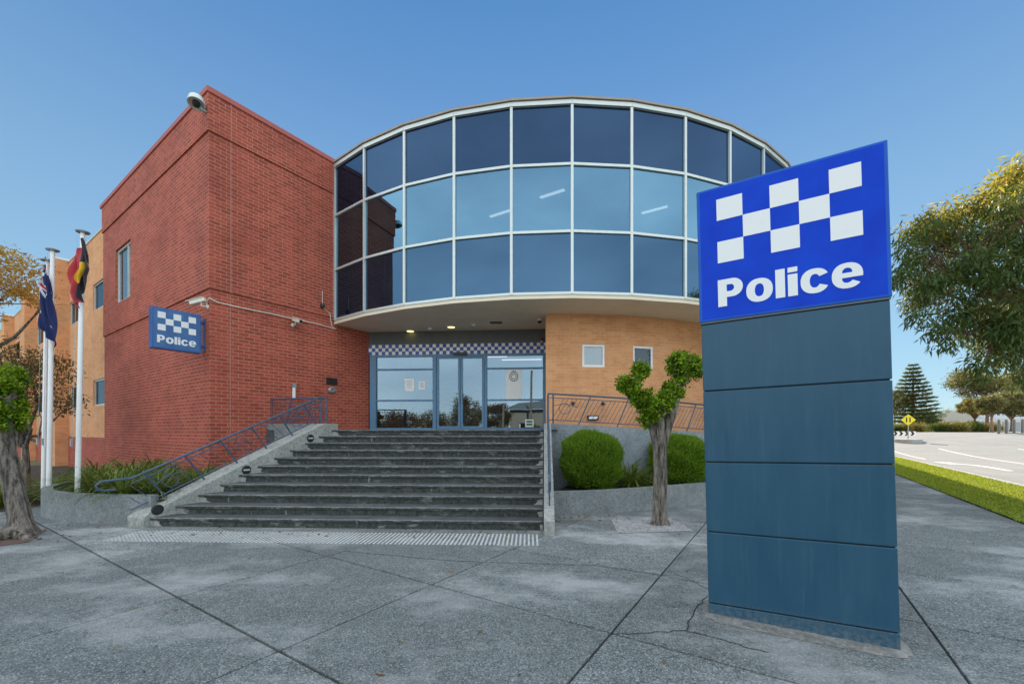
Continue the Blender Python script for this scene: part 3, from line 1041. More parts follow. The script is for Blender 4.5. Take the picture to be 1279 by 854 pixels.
# posters etc. stuck on the glass
def poster(px0, px1, z0, z1, label, crest=False, k=.006):
    a, b = fs(px0), fs(px1)
    r = empty('poster', tuple(fp((a + b) / 2, z0, k)), label, 'poster', 'papers taped to the entrance glass')
    mb = MB()
    mb.bar(fp((a + b) / 2, z0, k), fp((a + b) / 2, z1, k), b - a, .004, up=tuple(FN))
    mb.build('sheet', M['white'], r)
    cxs, w = (a + b) / 2, b - a
    mb = MB()
    if crest:
        zc = z1 - (z1 - z0) * .25
        rr_ = w * .29
        for r0, r1 in ((rr_ * .80, rr_), (rr_ * .42, rr_ * .56)):
            for i in range(24):
                t0, t1 = 2 * PI * i / 24, 2 * PI * (i + 1) / 24
                mb.face([fp(cxs + r_ * math.cos(t), zc + 1.1 * r_ * math.sin(t), k + .005) for r_, t in ((r0, t0), (r1, t0), (r1, t1), (r0, t1))])
        for i in range(10):
            t = 2 * PI * i / 10
            mb.face([fp(cxs + r_ * math.cos(tt), zc + 1.1 * r_ * math.sin(tt), k + .006) for r_, tt in ((rr_ * .5, t - .12), (rr_ * .95, t), (rr_ * .5, t + .12))])
        for dz in (-.05, .0, .05):
            mb.face([fp(cxs + dx, zc + rr_ * 1.12 + dy, k + .005) for dx, dy in ((dz - .02, 0), (dz + .02, 0), (dz, .05))])
    else:
        n = 6
        for i in range(n):
            z = z1 - (z1 - z0) * (.2 + .11 * i)
            ww = w * random.uniform(.2, .36)
            mb.face([fp(cxs - ww, z, k + .005), fp(cxs + ww, z, k + .005), fp(cxs + ww, z + .008, k + .005), fp(cxs - ww, z + .008, k + .005)])
    mb.build('print', paint('faded_print', (.20, .26, .28), .7), r)
poster(632.5, 652, 2.62, 3.53, 'tall white poster with a round grey crest on the right entrance glass', True)
poster(506, 518, 2.88, 3.27, 'larger of the two plain white notices on the left entrance glass')
poster(523.5, 531.5, 2.92, 3.19, 'smaller of the two plain white notices on the left entrance glass')
r = empty('window_sign', tuple(fp(fs(661.5), ZLAND + .09, .02)), 'small green and white sticker sign low in the right entrance glass', 'sign')
mb = MB(); a, b = fs(656.5), fs(667); mb.bar(fp((a + b) / 2, ZLAND + .09, .012), fp((a + b) / 2, ZLAND + .33, .012), b - a, .006, up=tuple(FN)); mb.build('backing', M['white'], r)
mb = MB()
for z in (.14, .23): mb.bar(fp((a + b) / 2, ZLAND + z, .018), fp((a + b) / 2, ZLAND + z + .06, .018), (b - a) * .7, .003, up=tuple(FN))
mb.build('green_stripe', paint('green_vinyl', (.02, .22, .08), .5), r)
# red alarm light by the band
r = empty('alarm_light', tuple(fp(fs(677.5), 4.36, .05)), 'small red alarm lamp at the right end of the checked band', 'alarm light')
mb = MB(); mb.lathe([(.05, 0), (.05, .02), (.035, .03)], tuple(fp(fs(677.5), 4.35, .06)), 12); mb.build('base', M['white'], r)
mb = MB(); mb.lathe([(.035, .0), (.035, .06), (.02, .09), (.002, .10)], tuple(fp(fs(677.5), 4.38, .06)), 12); mb.build('lens', paint('red_lens', (.35, .02, .015), .2), r, smooth=True)

# soffit fittings
def soff(px, py):
    Y = (4.76 - EYE) * F / (HY - py); return ((px - CX) / F * Y, Y, 4.76)
for k, (px, py, lb) in enumerate(((513, 413, 'glowing yellow downlight in the soffit, the one nearer the red brick wall'), (564, 408, 'glowing yellow downlight in the soffit, above the middle of the doors'))):
    p = soff(px, py)
    r = empty('downlight', p, lb, 'downlight', 'lit downlights in the soffit')
    mb = MB(); mb.lathe([(.13, 0), (.14, -.012), (.115, -.02), (.11, -.012)], p, 24); mb.build('trim_ring', M['white'], r, smooth=True)
    mb = MB(); mb.lathe([(.105, -.018), (.002, -.0185)], p, 24); mb.build('lens', M['downl'], r)
for (px, py, lb) in ((537.5, 410, 'tiny round white detector in the soffit between the two lit downlights'), (592, 405, 'small round white detector in the soffit right of the lit downlights')):
    p = soff(px, py)
    mb = MB(); mb.lathe([(.075, 0), (.075, -.02), (.05, -.05), (.02, -.055)], p, 20); o = mb.build('smoke_detector', M['white'], smooth=True); tag(o, lb, 'detector')
p = soff(620, 402.6)
mb = MB(); mb.box((p[0], p[1], p[2] - .01), (.34, .16, .02)); r = empty('air_vent', p, 'dark rectangular vent in the soffit above the right glazing', 'vent'); mb.build('grille', M['black'], r)
mb = MB()
for i in range(4): mb.box((p[0], p[1] - .05 + .033 * i, p[2] - .024), (.30, .01, .008))
mb.build('louvre', M['greywall'], r)
p = soff(674.5, 398)
r = empty('dome_camera', p, 'small white dome security camera under the soffit by the orange wall corner', 'security camera')
mb = MB(); mb.lathe([(.075, 0), (.08, -.05), (.075, -.07)], p, 20); mb.build('housing', M['cream'], r, smooth=True)
mb = MB(); mb.lathe([(.065, -.07), (.055, -.10), (.03, -.125), (.002, -.13)], p, 20); mb.build('dome', M['black'], r, smooth=True)

# ================================================================== LANDING, STEPS, RAMP
ST0 = Vector((.50, 6.83, 0)); SE = Vector((-1, .045, 0)).normalized(); SD_ = Vector((.045, 1, 0)).normalized()
STEPS = empty('entrance_steps', (-2.7, 7.0, 0), 'broad flight of dark stained concrete steps up to the entrance doors', 'steps')
def left_line(i):  # left end along nosing i
    t = i / 10
    return Vector((-6.14 + (-4.42 + 6.14) * t, 7.13 + (10.30 - 7.13) * t, 0))
def right_line(i):
    t = i / 10
    return Vector((.50 + .25 * t, 6.83 + 3.23 * t, 0))
for i in range(11):
    l0, r0 = left_line(i), right_line(i)
    l1, r1 = left_line(i + 1.3), right_line(i + 1.3)
    if i == 10: l1, r1 = l0 + SD_ * .5, r0 + SD_ * .5
    z1 = .15 * (i + 1)
    mb = MB()
    ins = SD_ * .025
    # riser block
    q = [l0 + ins, r0 + ins, r1, l1]
    zb = z1 - .15 - (.0 if i == 0 else .01)
    mb.hexa([(v.x, v.y, zb if i else -.02) for v in q], [(v.x, v.y, z1 - .045) for v in q], 0)
    # nosing slab with slightly chipped front edge
    fr, frt = [], []
    nseg = 46
    for k in range(nseg + 1):
        p = l0.lerp(r0, k / nseg)
        chip = SD_ * (max(0, random.gauss(-.006, .009)))
        fr.append(p + chip)
    loop = fr + [r1, l1]
    mb.hexa([(v.x, v.y, z1 - .045) for v in loop], [(v.x, v.y, z1 - (.0 if 1 else 0)) for v in loop], 1)
    nfaces = len(mb.f)
    # front nosing faces get the stained look
    for fi in range(nfaces - len(loop), nfaces - len(loop) + nseg):
        mb.mi[fi] = 2
    # worn pale arris just under the tread, and flaked pale concrete at both ends
    off = SD_ * -.002
    for k in range(nseg):
        a, b_ = fr[k] + off, fr[k + 1] + off
        hgt = .010 + random.random() ** 3 * .012
        mb.face([(a.x, a.y, z1 - hgt), (b_.x, b_.y, z1 - hgt), (b_.x, b_.y, z1 + .0015), (a.x, a.y, z1 + .0015)][::-1], 4)
        a2, b2_ = a + SD_ * .03, b_ + SD_ * .03
        mb.face([(a.x, a.y, z1 + .0015), (b_.x, b_.y, z1 + .0015), (b2_.x, b2_.y, z1 + .0015), (a2.x, a2.y, z1 + .0015)], 4)
    for side_ in (0, 1):
        p0 = (l0 if side_ == 0 else r0) + SD_ * .018
        dr = (r0 - l0).normalized() * (1 if side_ == 0 else -1)
        L_ = random.uniform(.10, .34) if side_ == 0 else random.uniform(.05, .2)
        poly = [(0, -.148), (L_ * random.uniform(.5, 1.2), -.146), (L_ * random.uniform(.3, .7), -.10), (L_ * random.uniform(.5, .9), -.07), (L_ * .35, -.05), (0, -.046)]
        mb.face([tuple(p0 + dr * u_ + Vector((0, 0, z1 + v_))) for u_, v_ in poly], 3)
    mb.build('step', [M['riser'], M['tread'], M['riser'], M['wing'], M['arris']], STEPS)
# landing
mb = MB()
lp = [right_line(10) + SD_ * .5, Vector((.95, 11.38, 0)), F1 + FN * -.0, F0, C + A * 1.25 + OUT_R * .0, Vector((-4.85, 10.55, 0)), left_line(10) + SD_ * .5]
mb.hexa([(v.x, v.y, -.1) for v in lp], [(v.x, v.y, ZLAND - .002) for v in lp])
mb.build('landing', M['tread'], STEPS)
# wing walls
def wing(path, wd, side, name='side_wall'):
    """path: list of (x,y,ztop); wd offset vector to the far side"""
    mb = MB()
    for (a, b) in zip(path[:-1], path[1:]):
        q = [(a[0], a[1]), (a[0] + wd[0], a[1] + wd[1]), (b[0] + wd[0], b[1] + wd[1]), (b[0], b[1])]
        zt_ = [a[2], a[2], b[2], b[2]]
        if side: q, zt_ = q[::-1], zt_[::-1]
        mb.hexa([(x, y, -.05) for x, y in q], [(x, y, z) for (x, y), z in zip(q, zt_)])
    return mb.build(name, M['wing'], STEPS, bevel=.012)
wing([(-6.16, 7.02, .17), (-6.14, 7.13, .24), (-4.52, 10.12, 1.80), (-4.34, 10.50, 1.80)], (-.36, .10), True)
wing([(.495, 6.52, .22), (.50, 6.62, .30), (.76, 10.0, 1.80), (.80, 10.34, 1.80)], (.17, -.005), False)
# round step lights on the inner face of the left wall
for (px, py) in ((197, 636), (308, 586.5), (388, 547)):
    # intersection of the ray with the inner face line
    r_ = (px - CX) / F
    p0, p1 = Vector((-6.14, 7.13, 0)), Vector((-4.52, 10.12, 0))
    d = p1 - p0
    t = (r_ * p0.y - p0.x) / (d.x - r_ * d.y)
    p = p0 + d * t
    z = EYE + (HY - py) / F * p.y
    nrm = Vector((d.y, -d.x, 0)).normalized()
    ax = Matrix.Translation(p + nrm * .004 + Vector((0, 0, z))) @ nrm.to_track_quat('Z', 'Y').to_matrix().to_4x4()
    mb = MB(); mb.lathe([(.088, -.01), (.088, .012), (.07, .02), (.066, .010)], n=24, M=ax); l = mb.build('step_light', M['black'], STEPS, smooth=True)
    mb = MB(); mb.lathe([(.065, .006), (.002, .008)], n=24, M=ax); q = mb.build('lens', M['greywall'], STEPS); q.parent = l
    if px > 200:
        mb = MB(); T = ax @ Matrix.Translation((0, 0, .016)); mb.box(None, (.12, .03, .008), M=T); q = mb.build('louvre', M['frame'], STEPS); q.parent = l

# side landing block, left of the stair head
mb = MB()
q = [Vector((-6.33, 10.86, 0)), Vector((-4.75, 10.36, 0)), Vector((-4.70, 10.5, 0)), Vector((-6.24, 10.99, 0))]
mb.hexa([(v.x, v.y, -.1) for v in q], [(v.x, v.y, 1.80) for v in q])
tag(mb.build('retaining_wall', M['conc'], bevel=.01), 'pale concrete retaining wall under the short railing by the red brick wall', 'wall')

# ramp behind the right planter
TR = 60
def rtop(th): return 1.81 - .0098 * (th + 3.5)
RAMP = empty('access_ramp', tuple(drum(10., R(12))), 'blue grey concrete ramp wall curving below the orange brick, behind the round bushes', 'ramp')
mb = MB()
ts = [-3.6 + (TR + 3.6) * i / 40 for i in range(41)]
for a, b in zip(ts[:-1], ts[1:]):
    q = [drum(10.15, R(a)), drum(10.15, R(b)), drum(9.98, R(b)), drum(9.98, R(a))]
    za, zb_ = rtop(a), rtop(b)
    mb.hexa([(v.x, v.y, -.1) for v in q], [(q[0].x, q[0].y, za), (q[1].x, q[1].y, zb_), (q[2].x, q[2].y, zb_), (q[3].x, q[3].y, za)])
mb.build('parapet_wall', M['conc_b'], RAMP)
mb = MB()
for a, b in zip(ts[:-1], ts[1:]):
    q = [drum(9.98, R(a)), drum(9.98, R(b)), drum(8.9, R(b)), drum(8.9, R(a))]
    za, zb_ = rtop(a) - .16, rtop(b) - .16
    mb.face([(q[0].x, q[0].y, za), (q[1].x, q[1].y, zb_), (q[2].x, q[2].y, zb_), (q[3].x, q[3].y, za)])
mb.face([(.7, 10.0, 1.649), (1.1, 10.0, 1.649), (1.1, 11.5, 1.649), (.7, 11.5, 1.649)])
mb.build('walkway', M['tread'], RAMP)

# ------------------------------------------------------------------ railings
def railing(name, label, base, L, h, lean, thick, thin_gap, rings, post_at=(), hook=None, cat='railing', botgap=.07):
    """base(s)->Vector along the foot; bars go from base(s) to base(s+lean)+h"""
    root = empty(name, tuple(base(0)), label, cat, 'blue painted railings')
    up = Vector((0, 0, 1))
    N = max(2, int(L / .25))
    ss = [L * i / N for i in range(N + 1)]
    mb = MB()
    pts = [base(s) + up * h for s in ss]
    if hook: pts = [Vector(p) for p in hook] + pts
    mb.tube(pts, .021, 8); mb.build('handrail', M['rail'], root, smooth=True)
    mb = MB()
    mb.tube([base(s) + up * (h - .09) for s in ss], .011, 6)
    mb.tube([base(s) + up * botgap for s in ss], .012, 6)
    mb.build('rail', M['rail'], root, smooth=True)
    for s in thick:
        mb = MB(); e = min(L, max(0, s + lean)); mb.tube([base(s) - up * .02, base(e) + up * h], .017, 6); mb.build('post', M['rail'], root)
    for s in post_at:
        mb = MB(); mb.tube([base(s) - up * .03, base(s) + up * h], .02, 8); mb.build('post', M['rail'], root)
    mb = MB()
    s = thin_gap
    while s < L + abs(lean):
        a, b = s, s + lean
        z0, z1 = botgap, h - .09
        # clip
        def at(t):  # t 0..1 between bottom & top
            return a + (b - a) * t, z0 + (z1 - z0) * t
        t0, t1 = 0., 1.
        if abs(b - a) > 1e-6:
            ta, tb = (0 - a) / (b - a), (L - a) / (b - a)
            lo, hi = min(ta, tb), max(ta, tb)
            t0, t1 = max(0, lo), min(1, hi)
        if t1 > t0 + .05 and not any(abs(s - q) < thin_gap * .4 for q in thick):
            (sa, za), (sb, zb2) = at(t0), at(t1)
            mb.tube([base(sa) + up * za, base(sb) + up * zb2], .0065, 5)
        s += thin_gap
    mb.build('baluster', M['rail'], root)
    for (s, zc, r_) in rings:
        mb = MB()
        c = base(s) + up * zc
        d = (base(s + .05) - base(s)); d.z = 0; d.normalize()
        mb.tube([c + d * (r_ * math.cos(t)) + up * (r_ * math.sin(t)) for t in np.linspace(0, 2 * PI, 25)], .008, 5, cap=False)
        mb.tube([c + d * (k * r_) + up * (.55 * r_ + .25 * r_ * math.cos(k)) + (base(s + k * r_) - base(s) - d * (k * r_)) for k in np.linspace(-2.4, 2.4, 13)], .008, 5)
        mb.build('ring', M['rail'], root)
    return root

pA, pB = Vector((-6.42, 7.08, .22)), Vector((-4.66, 10.30, 1.86))
dl = pB - pA; LL = dl.length
baseL = lambda s: pA + dl * (s / LL)
dh = Vector((dl.x, dl.y, 0)).normalized()
hA = pA + Vector((0, 0, .60))
railing('stair_railing', 'long blue railing up the left side of the steps with hooked lower end and rings', baseL, LL, .60, -.36, [.55 + .66 * k for k in range(6)], .165,
        [(.62, .26, .12), (2.0, .27, .12), (3.3, .27, .12)], (LL - .02,),
        hook=[hA - dh * .20 + Vector((0, 0, -.16)), hA - dh * .34 + Vector((0, 0, -.165)), hA - dh * .42 + Vector((0, 0, -.13)), hA - dh * .44 + Vector((0, 0, -.07)), hA - dh * .38 + Vector((0, 0, -.015)), hA - dh * .1 + Vector((0, 0, 0.))])
pC, pD = Vector((.60, 6.72, .36)), Vector((.85, 10.02, 1.86))
d2 = pD - pC; L2 = d2.length; dh2 = Vector((d2.x, d2.y, 0)).normalized(); hC = pC + Vector((0, 0, .60))
railing('stair_railing', 'blue railing right of the steps, seen end on above a thin concrete wall', lambda s: pC + d2 * (s / L2), L2, .60, -.36,
        [.55 + .66 * k for k in range(5)], .165, [(.62, .26, .12), (2.0, .27, .12)], (L2 - .02,),
        hook=[hC - dh2 * .16 + Vector((0, 0, -.26)), hC - dh2 * .24 + Vector((0, 0, -.26)), hC - dh2 * .27 + Vector((0, 0, -.12)), hC - dh2 * .2 + Vector((0, 0, -.03))])
pE, pF = Vector((-6.26, 10.92, 1.80)), Vector((-4.56, 10.40, 1.80))
d3 = pF - pE; L3 = d3.length
railing('landing_railing', 'short level blue railing on the pale retaining wall by the red brick', lambda s: pE + d3 * (s / L3), L3, .64, .16, [.5, 1.15], .09,
        [(.95, .30, .13), (1.5, .30, .13)], (.02, L3 - .02))
Lr = 10.07 * R(44)
baseR = lambda s: drum(10.07, R(-3.2) + s / 10.07, rtop(-3.2 + math.degrees(s / 10.07)) + .015)
railing('ramp_railing', 'curving blue railing with rings along the ramp in front of the orange brick wall', baseR, Lr, .70, .30, [.75 + .95 * k for k in range(7)], .105,
        [(.42, .36, .13), (2.5, .33, .14), (4.4, .33, .14), (6.2, .33, .14)], (.02, .14))

# ------------------------------------------------------------------ tactile strip
mb = MB()
q0, q1 = Vector((-6.05, 6.18, 0)), Vector((.42, 5.93, 0))
tdx = (q1 - q0).normalized(); tdy = Vector((-tdx.y, tdx.x, 0)); TLn = (q1 - q0).length
nx = int(TLn / .062)
for i in range(nx):
    for j in range(12):
        c = q0 + tdx * (.03 + i * .062 + .0) + tdy * (.03 + j * .055)
        r0, r1 = .017, .011
        i0 = len(mb.v)
        for (r_, z) in ((.019, .001), (.014, .007)):
            for k in range(6):
                t = k * PI / 3
                mb.v.append((c.x + r_ * math.cos(t), c.y + r_ * 1.25 * math.sin(t), z))
        for k in range(6):
            w = (k + 1) % 6; mb.f.append((i0 + k, i0 + w, i0 + 6 + w, i0 + 6 + k)); mb.mi.append(0)
        mb.f.append(tuple(i0 + 6 + k for k in range(6))); mb.mi.append(0)
tag(mb.build('tactile_paving', M['tactile']), 'strip of worn white tactile studs across the paving at the foot of the steps', 'tactile strip')

# fallen leaves along the planter foot, the steps and the slabs
nL = 420
Lx = np.concatenate([RNG.uniform(.75, 2.2, 90), RNG.uniform(-6, .5, 90), RNG.uniform(-9.5, -6.5, 80), RNG.uniform(-7, 9, 160)])
Ly = np.concatenate([7.85 + RNG.random(90) ** 2 * -.5 + (Lx[:90] - .75) * .2, 6.75 - RNG.random(90) ** 2 * .5, 7.25 - RNG.random(80) * 1.2, RNG.uniform(2.2, 12, 160)])
PP = np.stack([Lx, Ly, np.full(nL, .008)], 1); th_ = RNG.uniform(0, 2 * PI, nL)
DD = np.stack([np.cos(th_), np.sin(th_), RNG.uniform(0, .15, nL)], 1)
o = leaf_mesh('leaf_litter', leafmat('dry_leaves', (.10, .05, .02), (.24, .14, .06), (.40, .30, .14), .1), PP, DD, RNG.uniform(.03, .08, nL), RNG.uniform(.012, .03, nL), org=(0, 6, 0), curl=.05)
tag(o, 'scattered dry brown leaves on the paving and at the foot of the walls', 'leaf litter', kind='stuff')

# ------------------------------------------------------------------ planters
def wallpath(mb, pts, th, z0, z1, m=0):
    P = [Vector((x, y, 0)) for x, y in pts]
    nn = []
    for i in range(len(P)):
        d = (P[min(i + 1, len(P) - 1)] - P[max(i - 1, 0)]).normalized(); nn.append(Vector((-d.y, d.x, 0)))
    for i in range(len(P) - 1):
        a, b = P[i], P[i + 1]; c, d = b + nn[i + 1] * th, a + nn[i] * th
        q = [a, b, c, d]
        mb.hexa([(v.x, v.y, z0) for v in q], [(v.x, v.y, z1) for v in q], m)
def smooth_path(pts, n=6):
    out = []
    P = [pts[0]] + list(pts) + [pts[-1]]
    for i in range(1, len(P) - 2):
        for k in range(n):
            t = k / n
            out.append(tuple(.5 * ((2 * P[i][c]) + (-P[i - 1][c] + P[i + 1][c]) * t + (2 * P[i - 1][c] - 5 * P[i][c] + 4 * P[i + 1][c] - P[i + 2][c]) * t * t + (-P[i - 1][c] + 3 * P[i][c] - 3 * P[i + 1][c] + P[i + 2][c]) * t ** 3) for c in (0, 1)))
    out.append(tuple(pts[-1])); return out
lpts = smooth_path([(-10.3, 12.0), (-10.25, 10.6), (-10.0, 9.5), (-9.5, 8.55), (-8.75, 7.85), (-7.75, 7.45), (-6.75, 7.30), (-6.25, 7.28)])
PL = empty('planter', (-8.6, 8.5, 0), 'curved grey concrete planter round the flagpoles beside the red brick wall', 'planter')
mb = MB(); wallpath(mb, lpts, .16, -.05, .50)
mb.build('retaining_wall', M['conc'], PL)
mb = MB(); sl = [(x + .05, y + .1) for x, y in lpts] + [(-4.9, 10.2), (-6.2, 10.95), (-7.0, 9.9)]
mb.face([(x, y, .40) for x, y in sl]); mb.build('soil', M['soil'], PL)
rpts = smooth_path([(.70, 7.98), (1.7, 8.18), (3.0, 8.72), (4.3, 9.36), (5.6, 10.1), (6.9, 10.95), (8.2, 12.0), (9.0, 13.2)])
PR = empty('planter', (4., 9.4, 0), 'low grey concrete planter with clipped round bushes right of the steps', 'planter')
mb = MB(); wallpath(mb, rpts, .14, -.05, .46)
mb.build('retaining_wall', M['conc'], PR)
mb = MB(); sl = [(x - .02, y + .1) for x, y in rpts] + [tuple(drum(10.1, R(t)))[:2] for t in range(52, -4, -4)]
mb.face([(x, y, .36) for x, y in sl]); mb.build('soil', M['soil'], PR)

# round bushes
def bush(loc, rx, rz, label, seed):
    r = empty('round_bush', loc, label, 'bush', 'clipped round bushes in the right planter')
    rs = np.random.default_rng(seed)
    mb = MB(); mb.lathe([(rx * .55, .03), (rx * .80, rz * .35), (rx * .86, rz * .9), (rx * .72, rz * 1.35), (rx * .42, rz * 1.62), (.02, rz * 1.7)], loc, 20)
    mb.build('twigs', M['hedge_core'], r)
    n = 26000
    d = unit(rs.normal(size=(n, 3)))
    # superellipsoid, lumpy
    p = 2.6
    q = 1 / (np.abs(d) ** p).sum(1) ** (1 / p)
    lump = 1 + .05 * np.sin(d[:, 0] * 7 + seed) * np.cos(d[:, 1] * 6) + .05 * np.sin(d[:, 2] * 9 + d[:, 0] * 5 + seed)
    rad = (q * lump * (.80 + .22 * rs.random(n) ** .7 + .05 * (rs.random(n) > .97)))[:, None]
    P = d * rad * np.array([rx, rx, rz]) + np.array(loc) + np.array([0, 0, rz * .98])
    D = unit(d * .8 + rs.normal(size=(n, 3)) * .35 + np.array([0, 0, .9]))
    leaf_mesh('foliage', M['hedge'], P, D, rs.uniform(.05, .12, n), .015, r, org=loc, curl=.05)
    return r
bush((1.72, 9.15, .38), .60, .60, 'round clipped green bush beside the steps wall', 1)
bush((3.95, 9.98, .38), .62, .56, 'round clipped green bush behind the pollarded tree trunk', 2)

# strappy plants
def strap_proto(name, label, grp, n=150, h=.78, w=.03):
    r = empty(name, (0, 0, -50), label, 'plant', grp)
    mb = MB()
    for i in range(n):
        az = random.uniform(0, 2 * PI); L = h * random.uniform(.7, 1.35); el = random.uniform(.35, 1.4)
        b = Vector((random.gauss(0, .06), random.gauss(0, .06), 0)); d = Vector((math.cos(az), math.sin(az), 0)); sd = Vector((-d.y, d.x, 0))
        pts = []
        for k in range(6):
            t = k / 5
            pts.append(b + d * (L * math.cos(el) * t + .16 * L * t * t) + Vector((0, 0, L * math.sin(el) * t - .42 * L * t ** 2.6)))
        i0 = len(mb.v)
        ww = w * random.uniform(.6, 1.1)
        for k, p in enumerate(pts):
            q = ww * (1 - (k / 5) ** 3) / 2 + .0008
            mb.v += [tuple(p - sd * q), tuple(p + sd * q)]
        for k in range(5):
            a = i0 + 2 * k; mb.f.append((a, a + 1, a + 3, a + 2)); mb.mi.append(0)
    mb.build('leaves', M['strap'], None, org=(0, 0, 0)).parent = r
    return r
sp = strap_proto('strappy_plant', 'dark green strappy plant', 'strappy plants in the flagpole planter')
spots = []
pl_names = [(-7.6, 8.0), (-7.1, 7.75), (-8.2, 8.35), (-8.9, 8.75), (-6.65, 7.9), (-6.25, 8.35), (-5.95, 8.95), (-5.65, 9.5), (-7.9, 8.85), (-7.2, 8.6), (-6.6, 8.8), (-9.4, 9.5), (-8.6, 9.4),
            (-9.6, 10.4), (-8.9, 10.3), (-7.7, 9.5), (-6.9, 9.4), (-6.3, 9.6), (-8.2, 10.0), (-9.3, 11.0)]
desc = ['just behind the rim between the right flagpole and the railing foot', 'at the planter rim next to the railing hook', 'at the foot of the right flagpole', 'between the right flagpole and the left pair of flagpoles',
        'behind the lowest slope of the stair railing', 'behind the lowest ring of the stair railing', 'behind the middle of the stair railing', 'beside the upper stair railing near the retaining wall',
        'in the middle of the bed behind the right flagpole', 'in the middle of the bed behind the railing hook', 'against the red brick corner behind the railing', 'at the foot of the left pair of flagpoles',
        'against the red wall under the blue wall sign', 'at the left end of the bed by the rim', 'against the red wall left of the wall sign', 'close to the brick corner on its left side', 'right at the brick corner', 'against the brick right of the corner',
        'against the red wall below the window', 'farthest left against the base of the red wall']
for k, (x, y) in enumerate(pl_names):
    lb = 'dark green strappy plant ' + desc[k]
    if k == 0:
        sp.location = (x, y, .40); sp['label'] = lb
    else: dup(sp, (x, y, .40), random.uniform(0, 6), lb, random.uniform(.85, 1.2))
sp2 = dup(sp, (2.62, 9.25, .36), 1., 'strappy plant between the two round bushes, left clump', .85); sp2['group'] = 'strappy plants in the right planter'
for x, y, lb, s_ in ((3.05, 9.5, 'strappy plant just left of the pollarded trunk, right clump between the bushes', .8), (4.95, 10.25, 'strappy plant right of the second round bush by the sign', .95), (2.75, 9.75, 'tall strappy plant at the ramp wall between the round bushes', 1.15)):
    q = dup(sp, (x, y, .36), x, lb, s_); q['group'] = 'strappy plants in the right planter'
# ground plants at far left
for k, (x, y, lb) in enumerate(((-10.9, 8.9, 'strappy plant at ground level left of the curved planter, nearest the path'), (-11.7, 9.5, 'strappy plant at ground level behind the leaning trunk'), (-11.2, 10.3, 'strappy plant at ground level in the shade left of the planter end'),
                                (-12.6, 9.9, 'strappy plant at ground level at the left edge of the picture'))):
    q = dup(sp, (x, y, -.02), k * 1.3, lb, 1.35); q['group'] = 'strappy plants in the left garden bed'
mb = MB(); mb.face([(-10.2, 8.4, .012), (-10.35, 12.4, .012), (-22, 20.5, .012), (-24, 14, .012), (-14, 8.6, .012), (-11.4, 8.3, .012)][::-1]); sheet_obj('garden_bed', mb, M['soil'])

# ------------------------------------------------------------------ pollarded trees
def pollard(base, label, pts, rad, arms, blobs, seed, sq=.95):
    r = empty('pollarded_tree', base, label, 'tree', 'pollarded street trees')
    mb = MB()
    rs = random.Random(seed)
    # fluted trunk
    P = [Vector(p) for p in pts]
    n = 18
    # resample
    Q, RR = [], []
    for i in range(len(P) - 1):
        for k in range(5):
            t = k / 5; Q.append(P[i].lerp(P[i + 1], t)); RR.append(rad[i] + (rad[i + 1] - rad[i]) * t)
    Q.append(P[-1]); RR.append(rad[-1])
    i0 = len(mb.v)
    ph = [rs.uniform(0, 6) for _ in range(3)]
    for k, (c, r_) in enumerate(zip(Q, RR)):
        for q in range(n):
            t = 2 * PI * q / n
            rr_ = r_ * (1 + .07 * math.sin(3 * t + ph[0] + k * .15) + .06 * math.sin(5 * t + ph[1] - k * .1) + .04 * math.sin(9 * t + ph[2]) + rs.gauss(0, .012))
            if k < 3: rr_ *= 1 + (.10 * (3 - k)) * (1 + .5 * math.sin(4 * t + ph[1]))
            mb.v.append((c.x + rr_ * math.cos(t), c.y + rr_ * math.sin(t), c.z))
    for k in range(len(Q) - 1):
        for q in range(n):
            w = (q + 1) % n; a = i0 + k * n; mb.f.append((a + q, a + w, a + n + w, a + n + q)); mb.mi.append(0)
    mb.f.append(tuple(i0 + (len(Q) - 1) * n + q for q in range(n))); mb.mi.append(0)
    for arm in arms:
        ap, ar = arm
        pp = [Vector(p) for p in ap]
        mb.tube(pp, ar, 10)
        for k in range(5):   # knobbly stubs
            c = pp[-1 if k < 3 else -2]; d = Vector((rs.gauss(0, 1), rs.gauss(0, 1), rs.uniform(.2, 1.2))).normalized()
            mb.tube([c, c + d * .09, c + d * .16], [ar[-1] * .7, ar[-1] * .55, ar[-1] * .3], 6)
    for (bx, by, bz, br) in blobs:
        for k in range(14):
            d = Vector((rs.gauss(0, 1), rs.gauss(0, 1), rs.gauss(.2, .8))).normalized()
            c = Vector((bx, by, bz)); mb.tube([c, c + d * br * rs.uniform(.8, 1.35)], [.011, .003], 4, cap=False)
    mb.build('trunk', M['bark'], r, smooth=True)
    tot = sum(b[3] ** 2 for b in blobs)
    # each blob: sub-clumps for an uneven outline
    cs, rr_ = [], []
    rn = np.random.default_rng(seed)
    for (bx, by, bz, br) in blobs:
        for k in range(22):
            d = rn.normal(size=3); d /= np.linalg.norm(d)
            cs.append(np.array([bx, by, bz]) + d * br * rn.uniform(.35, .98)); rr_.append(br * rn.uniform(.16, .34))
    tt = sum(q * q for q in rr_)
    Pn, Dn = clump_points(cs, rr_, [int(11000 * sum(b[3] ** 2 for b in blobs) / .2 * q * q / tt) + 5 for q in rr_], .35, sq)
    Pn = Pn + RNG.normal(size=Pn.shape) * .028
    Dn = unit(Dn * .7 + RNG.normal(size=Pn.shape) * .8 + np.array([0, 0, .15]))
    leaf_mesh('crown', M['pollard'], Pn, Dn, RNG.uniform(.04, .085, len(Pn)), RNG.uniform(.024, .042, len(Pn)), r, org=base)
    return r
b = (2.56, 7.27, 0)
